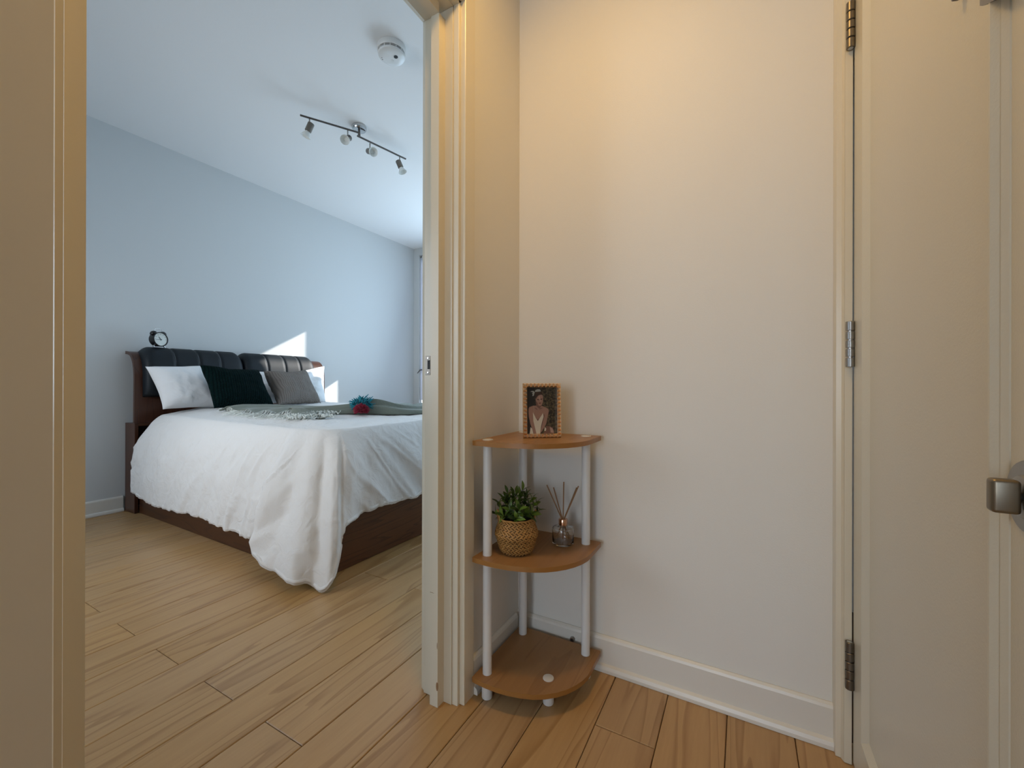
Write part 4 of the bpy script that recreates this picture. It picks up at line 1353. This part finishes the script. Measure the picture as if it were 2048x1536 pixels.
PM = [mb, plain('print skin', (0.27, 0.155, 0.115), 0.3), plain('print skin dark', (0.15, 0.078, 0.058), 0.3), plain('print hair', (0.045, 0.024, 0.017), 0.3),
      plain('print dress', (0.52, 0.47, 0.37), 0.3), plain('print flower', (0.36, 0.35, 0.30), 0.3), plain('print lips', (0.13, 0.03, 0.03), 0.3), plain('print shadow', (0.03, 0.018, 0.014), 0.3), plain('print skin light', (0.36, 0.23, 0.18), 0.3)]
shapes = [
    (0, [(0, 0), (675, 0), (675, 1010), (0, 1010)]),
    (2, [(35, 470), (60, 430), (140, 400), (220, 398), (232, 350), (330, 380), (350, 420), (430, 440), (490, 470), (505, 520), (480, 640), (440, 800), (400, 880), (300, 1010), (190, 1010), (100, 840), (40, 640)]),
    (1, [(60, 440), (140, 408), (225, 400), (270, 420), (335, 402), (420, 440), (480, 470), (500, 510), (478, 600), (400, 600), (380, 560), (330, 680), (230, 700), (150, 560), (135, 640), (60, 640), (40, 520)]),
    (1, [(40, 560), (130, 560), (150, 700), (190, 860), (225, 1010), (160, 1010), (80, 800)]),
    (1, [(500, 520), (440, 800), (400, 870), (345, 960), (300, 1010), (370, 740), (405, 640), (415, 540)]),
    (2, [(430, 850), (520, 850), (590, 890), (620, 960), (622, 1010), (380, 1010), (420, 940)]),
    (8, [(520, 870), (580, 900), (606, 960), (606, 1000), (540, 990)]),
    (4, [(140, 545), (200, 660), (245, 715), (320, 640), (372, 560), (380, 650), (345, 760), (320, 860), (300, 1010), (215, 1010), (185, 880), (150, 740)]),
    (4, [(85, 870), (120, 900), (150, 1010), (65, 1010)]), (4, [(405, 870), (440, 905), (430, 950), (395, 960)]),
    (2, [(245, 715), (320, 640), (310, 648), (250, 740), (200, 665), (195, 655)]),
    (2, [(205, 330), (300, 350), (335, 410), (290, 470), (250, 440), (215, 400)]),
    (1, [(200, 200), (240, 165), (320, 150), (365, 180), (378, 250), (368, 320), (345, 385), (300, 410), (255, 390), (220, 340), (203, 270)]),
    (8, [(270, 200), (300, 195), (310, 260), (318, 300), (300, 312), (282, 290)]),
    (3, [(185, 130), (230, 95), (300, 85), (350, 110), (368, 170), (330, 160), (280, 170), (235, 210), (215, 260), (200, 230)]),
    (7, [(232, 258), (285, 262), (284, 278), (240, 276)]), (7, [(310, 255), (358, 245), (354, 264), (316, 274)]),
    (2, [(284, 262), (296, 300), (280, 308)]), (6, [(268, 342), (300, 336), (334, 340), (322, 354), (285, 358)]),
    (2, [(205, 300), (240, 330), (262, 385), (235, 372), (212, 338)]),
    (5, [(185, 100), (200, 60), (250, 40), (300, 45), (330, 85), (300, 92), (240, 98)]),
    (5, [(80, 100), (120, 78), (160, 80), (185, 110), (170, 150), (165, 180), (140, 195), (128, 180), (140, 150), (120, 130), (150, 110), (120, 100)]),
    (2, [(170, 450), (215, 455), (250, 500), (235, 495), (200, 470)]), (2, [(300, 460), (380, 440), (330, 470), (290, 490)]),
    (5, [(158, 400), (161, 400), (165, 560), (162, 560)]),
]
V = []; F = []; FM = []
for k, (mi, pts) in enumerate(shapes):
    y = 0.0125 - 0.00004 * k
    b = len(V)
    for (u, v) in pts:
        x, z = ph(u, v); V.append((x, y, z))
    F.append(tuple(range(b, b + len(pts)))); FM.append(mi)
o = mesh('photograph', V, F, None, pf, mats=PM, fmat=FM)
o['label'] = 'portrait print of a seated woman in a pale slip dress with a white hair flower'

# ------------------------------------------------------------------ potted plant in a seagrass basket
PC = Vector((-0.612, 1.137, 0.4275))
plant = tag(empty('potted_plant', PC), 'leafy green plant in a woven seagrass basket with loop handles, on the middle shelf', 'plant')
bprof = [(0.036, 0.0), (0.047, 0.002), (0.052, 0.012), (0.057, 0.028), (0.0605, 0.042), (0.0635, 0.050), (0.0665, 0.056), (0.0640, 0.064), (0.0595, 0.076), (0.0560, 0.088), (0.0550, 0.098), (0.0560, 0.104)]


def br(z):
    for i in range(len(bprof) - 1):
        if bprof[i][1] <= z <= bprof[i + 1][1]:
            f = (z - bprof[i][1]) / (bprof[i + 1][1] - bprof[i][1]); return bprof[i][0] + (bprof[i + 1][0] - bprof[i][0]) * f
    return bprof[-1][0]


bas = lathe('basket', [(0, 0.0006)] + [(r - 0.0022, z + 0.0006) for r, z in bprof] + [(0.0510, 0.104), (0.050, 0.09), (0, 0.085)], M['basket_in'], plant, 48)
V = []; F = []
rn = random.Random(5)
rows, cols = 14, 30
for j in range(rows):
    for i in range(cols):
        z = 0.004 + 0.098 * (j + 0.5) / rows
        a = 2 * math.pi * (i + 0.5 * (j % 2)) / cols
        sl = 1 if j % 2 == 0 else -1
        hw = 0.0084 * rn.uniform(0.85, 1.1); hh = 0.0023 * rn.uniform(0.8, 1.1)
        tilt = sl * 0.75
        b = len(V)
        for lay, (k, off) in enumerate(((1.0, -0.0022), (0.75, 0.0012 + rn.uniform(0, 0.0014)))):
            for (u, w) in ((-1, -1), (1, -1), (1, 1), (-1, 1)):
                du = hw * u * math.cos(tilt) - hh * w * k * math.sin(tilt); dz = hw * u * math.sin(tilt) * 0.75 + hh * w * k * math.cos(tilt)
                zz = max(0.001, min(0.104, z + dz)); rr = br(zz) + off; aa = a + du / 0.058
                V.append((rr * math.cos(aa), rr * math.sin(aa), zz))
        F.append((b + 4, b + 5, b + 6, b + 7))
        for q in range(4): F.append((b + q, b + (q + 1) % 4, b + 4 + (q + 1) % 4, b + 4 + q))
o = mesh('basket_weave', V, F, M['basket'], bas); o['kind'] = 'stuff'
ring = [(0.0555 * math.cos(t * math.pi / 16), 0.0555 * math.sin(t * math.pi / 16), 0.1045 + 0.0008 * math.sin(t * 2.1)) for t in range(33)]
tube('basket_rim', ring, 0.0028, M['basket'], bas, 6)
for hx, hy, hzz in ((-0.040, -0.037, 1.0), (0.046, 0.020, 0.9)):
    d = Vector((hx, hy, 0)).normalized(); s = Vector((-d.y, d.x, 0))
    pts = []
    for t in range(13):
        a = math.pi * t / 12
        pts.append(d * (0.055 + 0.004 * math.sin(a)) + s * (0.014 * math.cos(a)) + Vector((0, 0, 0.096 + 0.034 * hzz * math.sin(a))))
    tube('basket_handle', pts, 0.0026, M['basket'], plant, 7)
lathe('filler', [(0, 0.1), (0.0505, 0.098), (0.050, 0.09), (0, 0.09)], M['soil'], plant, 24)


def leaf_mesh():
    n = 7; vs = []; fs = []
    for i in range(n + 1):
        t = i / n
        w = 0.185 * math.sin(math.pi * (t ** 0.85)) ** 0.9 if 0 < t < 1 else (0.03 if t == 0 else 0.0)
        zc2 = 0.10 * math.sin(t * math.pi * 0.9) - 0.10 * t * t
        vs += [(-w, t, zc2 + w * 0.25), (0, t, zc2), (w, t, zc2 + w * 0.25)]
    for i in range(n):
        b = i * 3
        fs += [(b, b + 1, b + 4, b + 3), (b + 1, b + 2, b + 5, b + 4)]
    me = bpy.data.meshes.new('leaf'); me.from_pydata(vs, [], fs); me.materials.append(M['leaf'])
    for p in me.polygons: p.use_smooth = True
    return me


LM = leaf_mesh()
rn = random.Random(21)
Rw = RT; Fw = Vector((-0.484, 0.875, 0))   # picture right / into the picture
# stem tips: (right, into, height) from the basket centre
tips = [(-0.028, 0.00, 0.178), (-0.040, -0.01, 0.158), (-0.052, 0.0, 0.140), (-0.062, 0.0, 0.112), (-0.010, 0.02, 0.160), (0.008, 0.0, 0.172), (0.018, 0.015, 0.182), (0.028, 0.01, 0.165), (0.050, 0.0, 0.160), (0.062, 0.0, 0.148), (0.060, 0.01, 0.115),
        (-0.020, -0.035, 0.138), (0.006, -0.040, 0.140), (0.026, -0.036, 0.130), (0.046, -0.030, 0.122), (-0.042, -0.034, 0.118), (0.0, -0.045, 0.112), (-0.03, 0.03, 0.15), (0.03, 0.035, 0.155), (0.0, 0.035, 0.165)]
for (a, b, h) in tips:
    tip = Rw * a + Fw * b + Vector((0, 0, h)); root_ = Rw * a * 0.25 + Fw * b * 0.25 + Vector((0, 0, 0.090))
    mid = (tip + root_) / 2 + Vector((rn.uniform(-.006, .006), rn.uniform(-.006, .006), 0.006))
    st = tube('stem', [root_, mid, tip], [0.0014, 0.0012, 0.0008], M['stem'], plant, 5)
    ax = (tip - root_).normalized()
    nl = 8
    for k in range(nl):
        t = 0.45 + 0.55 * (k + 1) / nl
        base = root_ * (1 - t) ** 2 + mid * 2 * t * (1 - t) + tip * t * t
        phi = k * 2.4 + rn.uniform(-.3, .3)
        x, y, z = frame_from(ax)
        radial = x * math.cos(phi) + y * math.sin(phi)
        up = 0.35 + 0.75 * (k / nl) ** 2
        d = (radial + ax * up + Vector((0, 0, 0.15))).normalized()
        if k == nl - 1: d = (ax + radial * 0.25).normalized()
        nrm = (ax - d * ax.dot(d)).normalized(); side = d.cross(nrm)
        s = rn.uniform(0.027, 0.037) * (1.0 if k < nl - 1 else 0.95)
        ends = [PC + base, PC + base + d * s * 0.5, PC + base + d * s]
        if any((Vector((e_.x - qx, e_.y - qy))).length < 0.022 for e_ in ends for qx, qy in POSTS): continue
        lf = bpy.data.objects.new('leaf', LM)
        lf.matrix_basis = Matrix(((side.x * s, d.x * s, nrm.x * s, base.x), (side.y * s, d.y * s, nrm.y * s, base.y), (side.z * s, d.z * s, nrm.z * s, base.z), (0, 0, 0, 1)))
        link(lf, st)

# ------------------------------------------------------------------ reed diffuser
DC = Vector((-0.509, 1.262, 0.4275))
df = tag(empty('reed_diffuser', DC), 'clear glass reed diffuser with copper collar and brown reeds, right of the basket', 'diffuser')
lathe('bottle', [(0, 0.0004), (0.031, 0.0004), (0.0345, 0.003), (0.0350, 0.008), (0.0350, 0.046), (0.0335, 0.0515), (0.028, 0.0545), (0.0135, 0.0575), (0.0120, 0.0590), (0.0120, 0.066), (0.0100, 0.066), (0.0100, 0.0585),
                 (0.013, 0.0550), (0.027, 0.0518), (0.0315, 0.049), (0.0328, 0.045), (0.0328, 0.010), (0.031, 0.0065), (0, 0.0065)], M['glass'], df, 48)
lathe('collar', [(0.0125, 0.0605), (0.0140, 0.0605), (0.0142, 0.0615), (0.0142, 0.0790), (0.0135, 0.0800), (0.0060, 0.0800), (0.0060, 0.0785), (0.0125, 0.0780)], M['copper'], df, 36)
for (a, b, h) in ((-0.053, -0.010, 0.190), (-0.030, 0.010, 0.178), (0.002, 0.0, 0.198), (0.050, 0.004, 0.184), (0.046, 0.016, 0.176)):
    top = Rw * a + Fw * b + Vector((0, 0, h))
    nk = Rw * a * 0.07 + Fw * b * 0.07 + Vector((0, 0, 0.078))
    bot = nk + (nk - top).normalized() * 0.066
    bot.z = max(bot.z, 0.009)
    tube('reed', [bot, nk, top], 0.0020, M['reed'], df, 7)
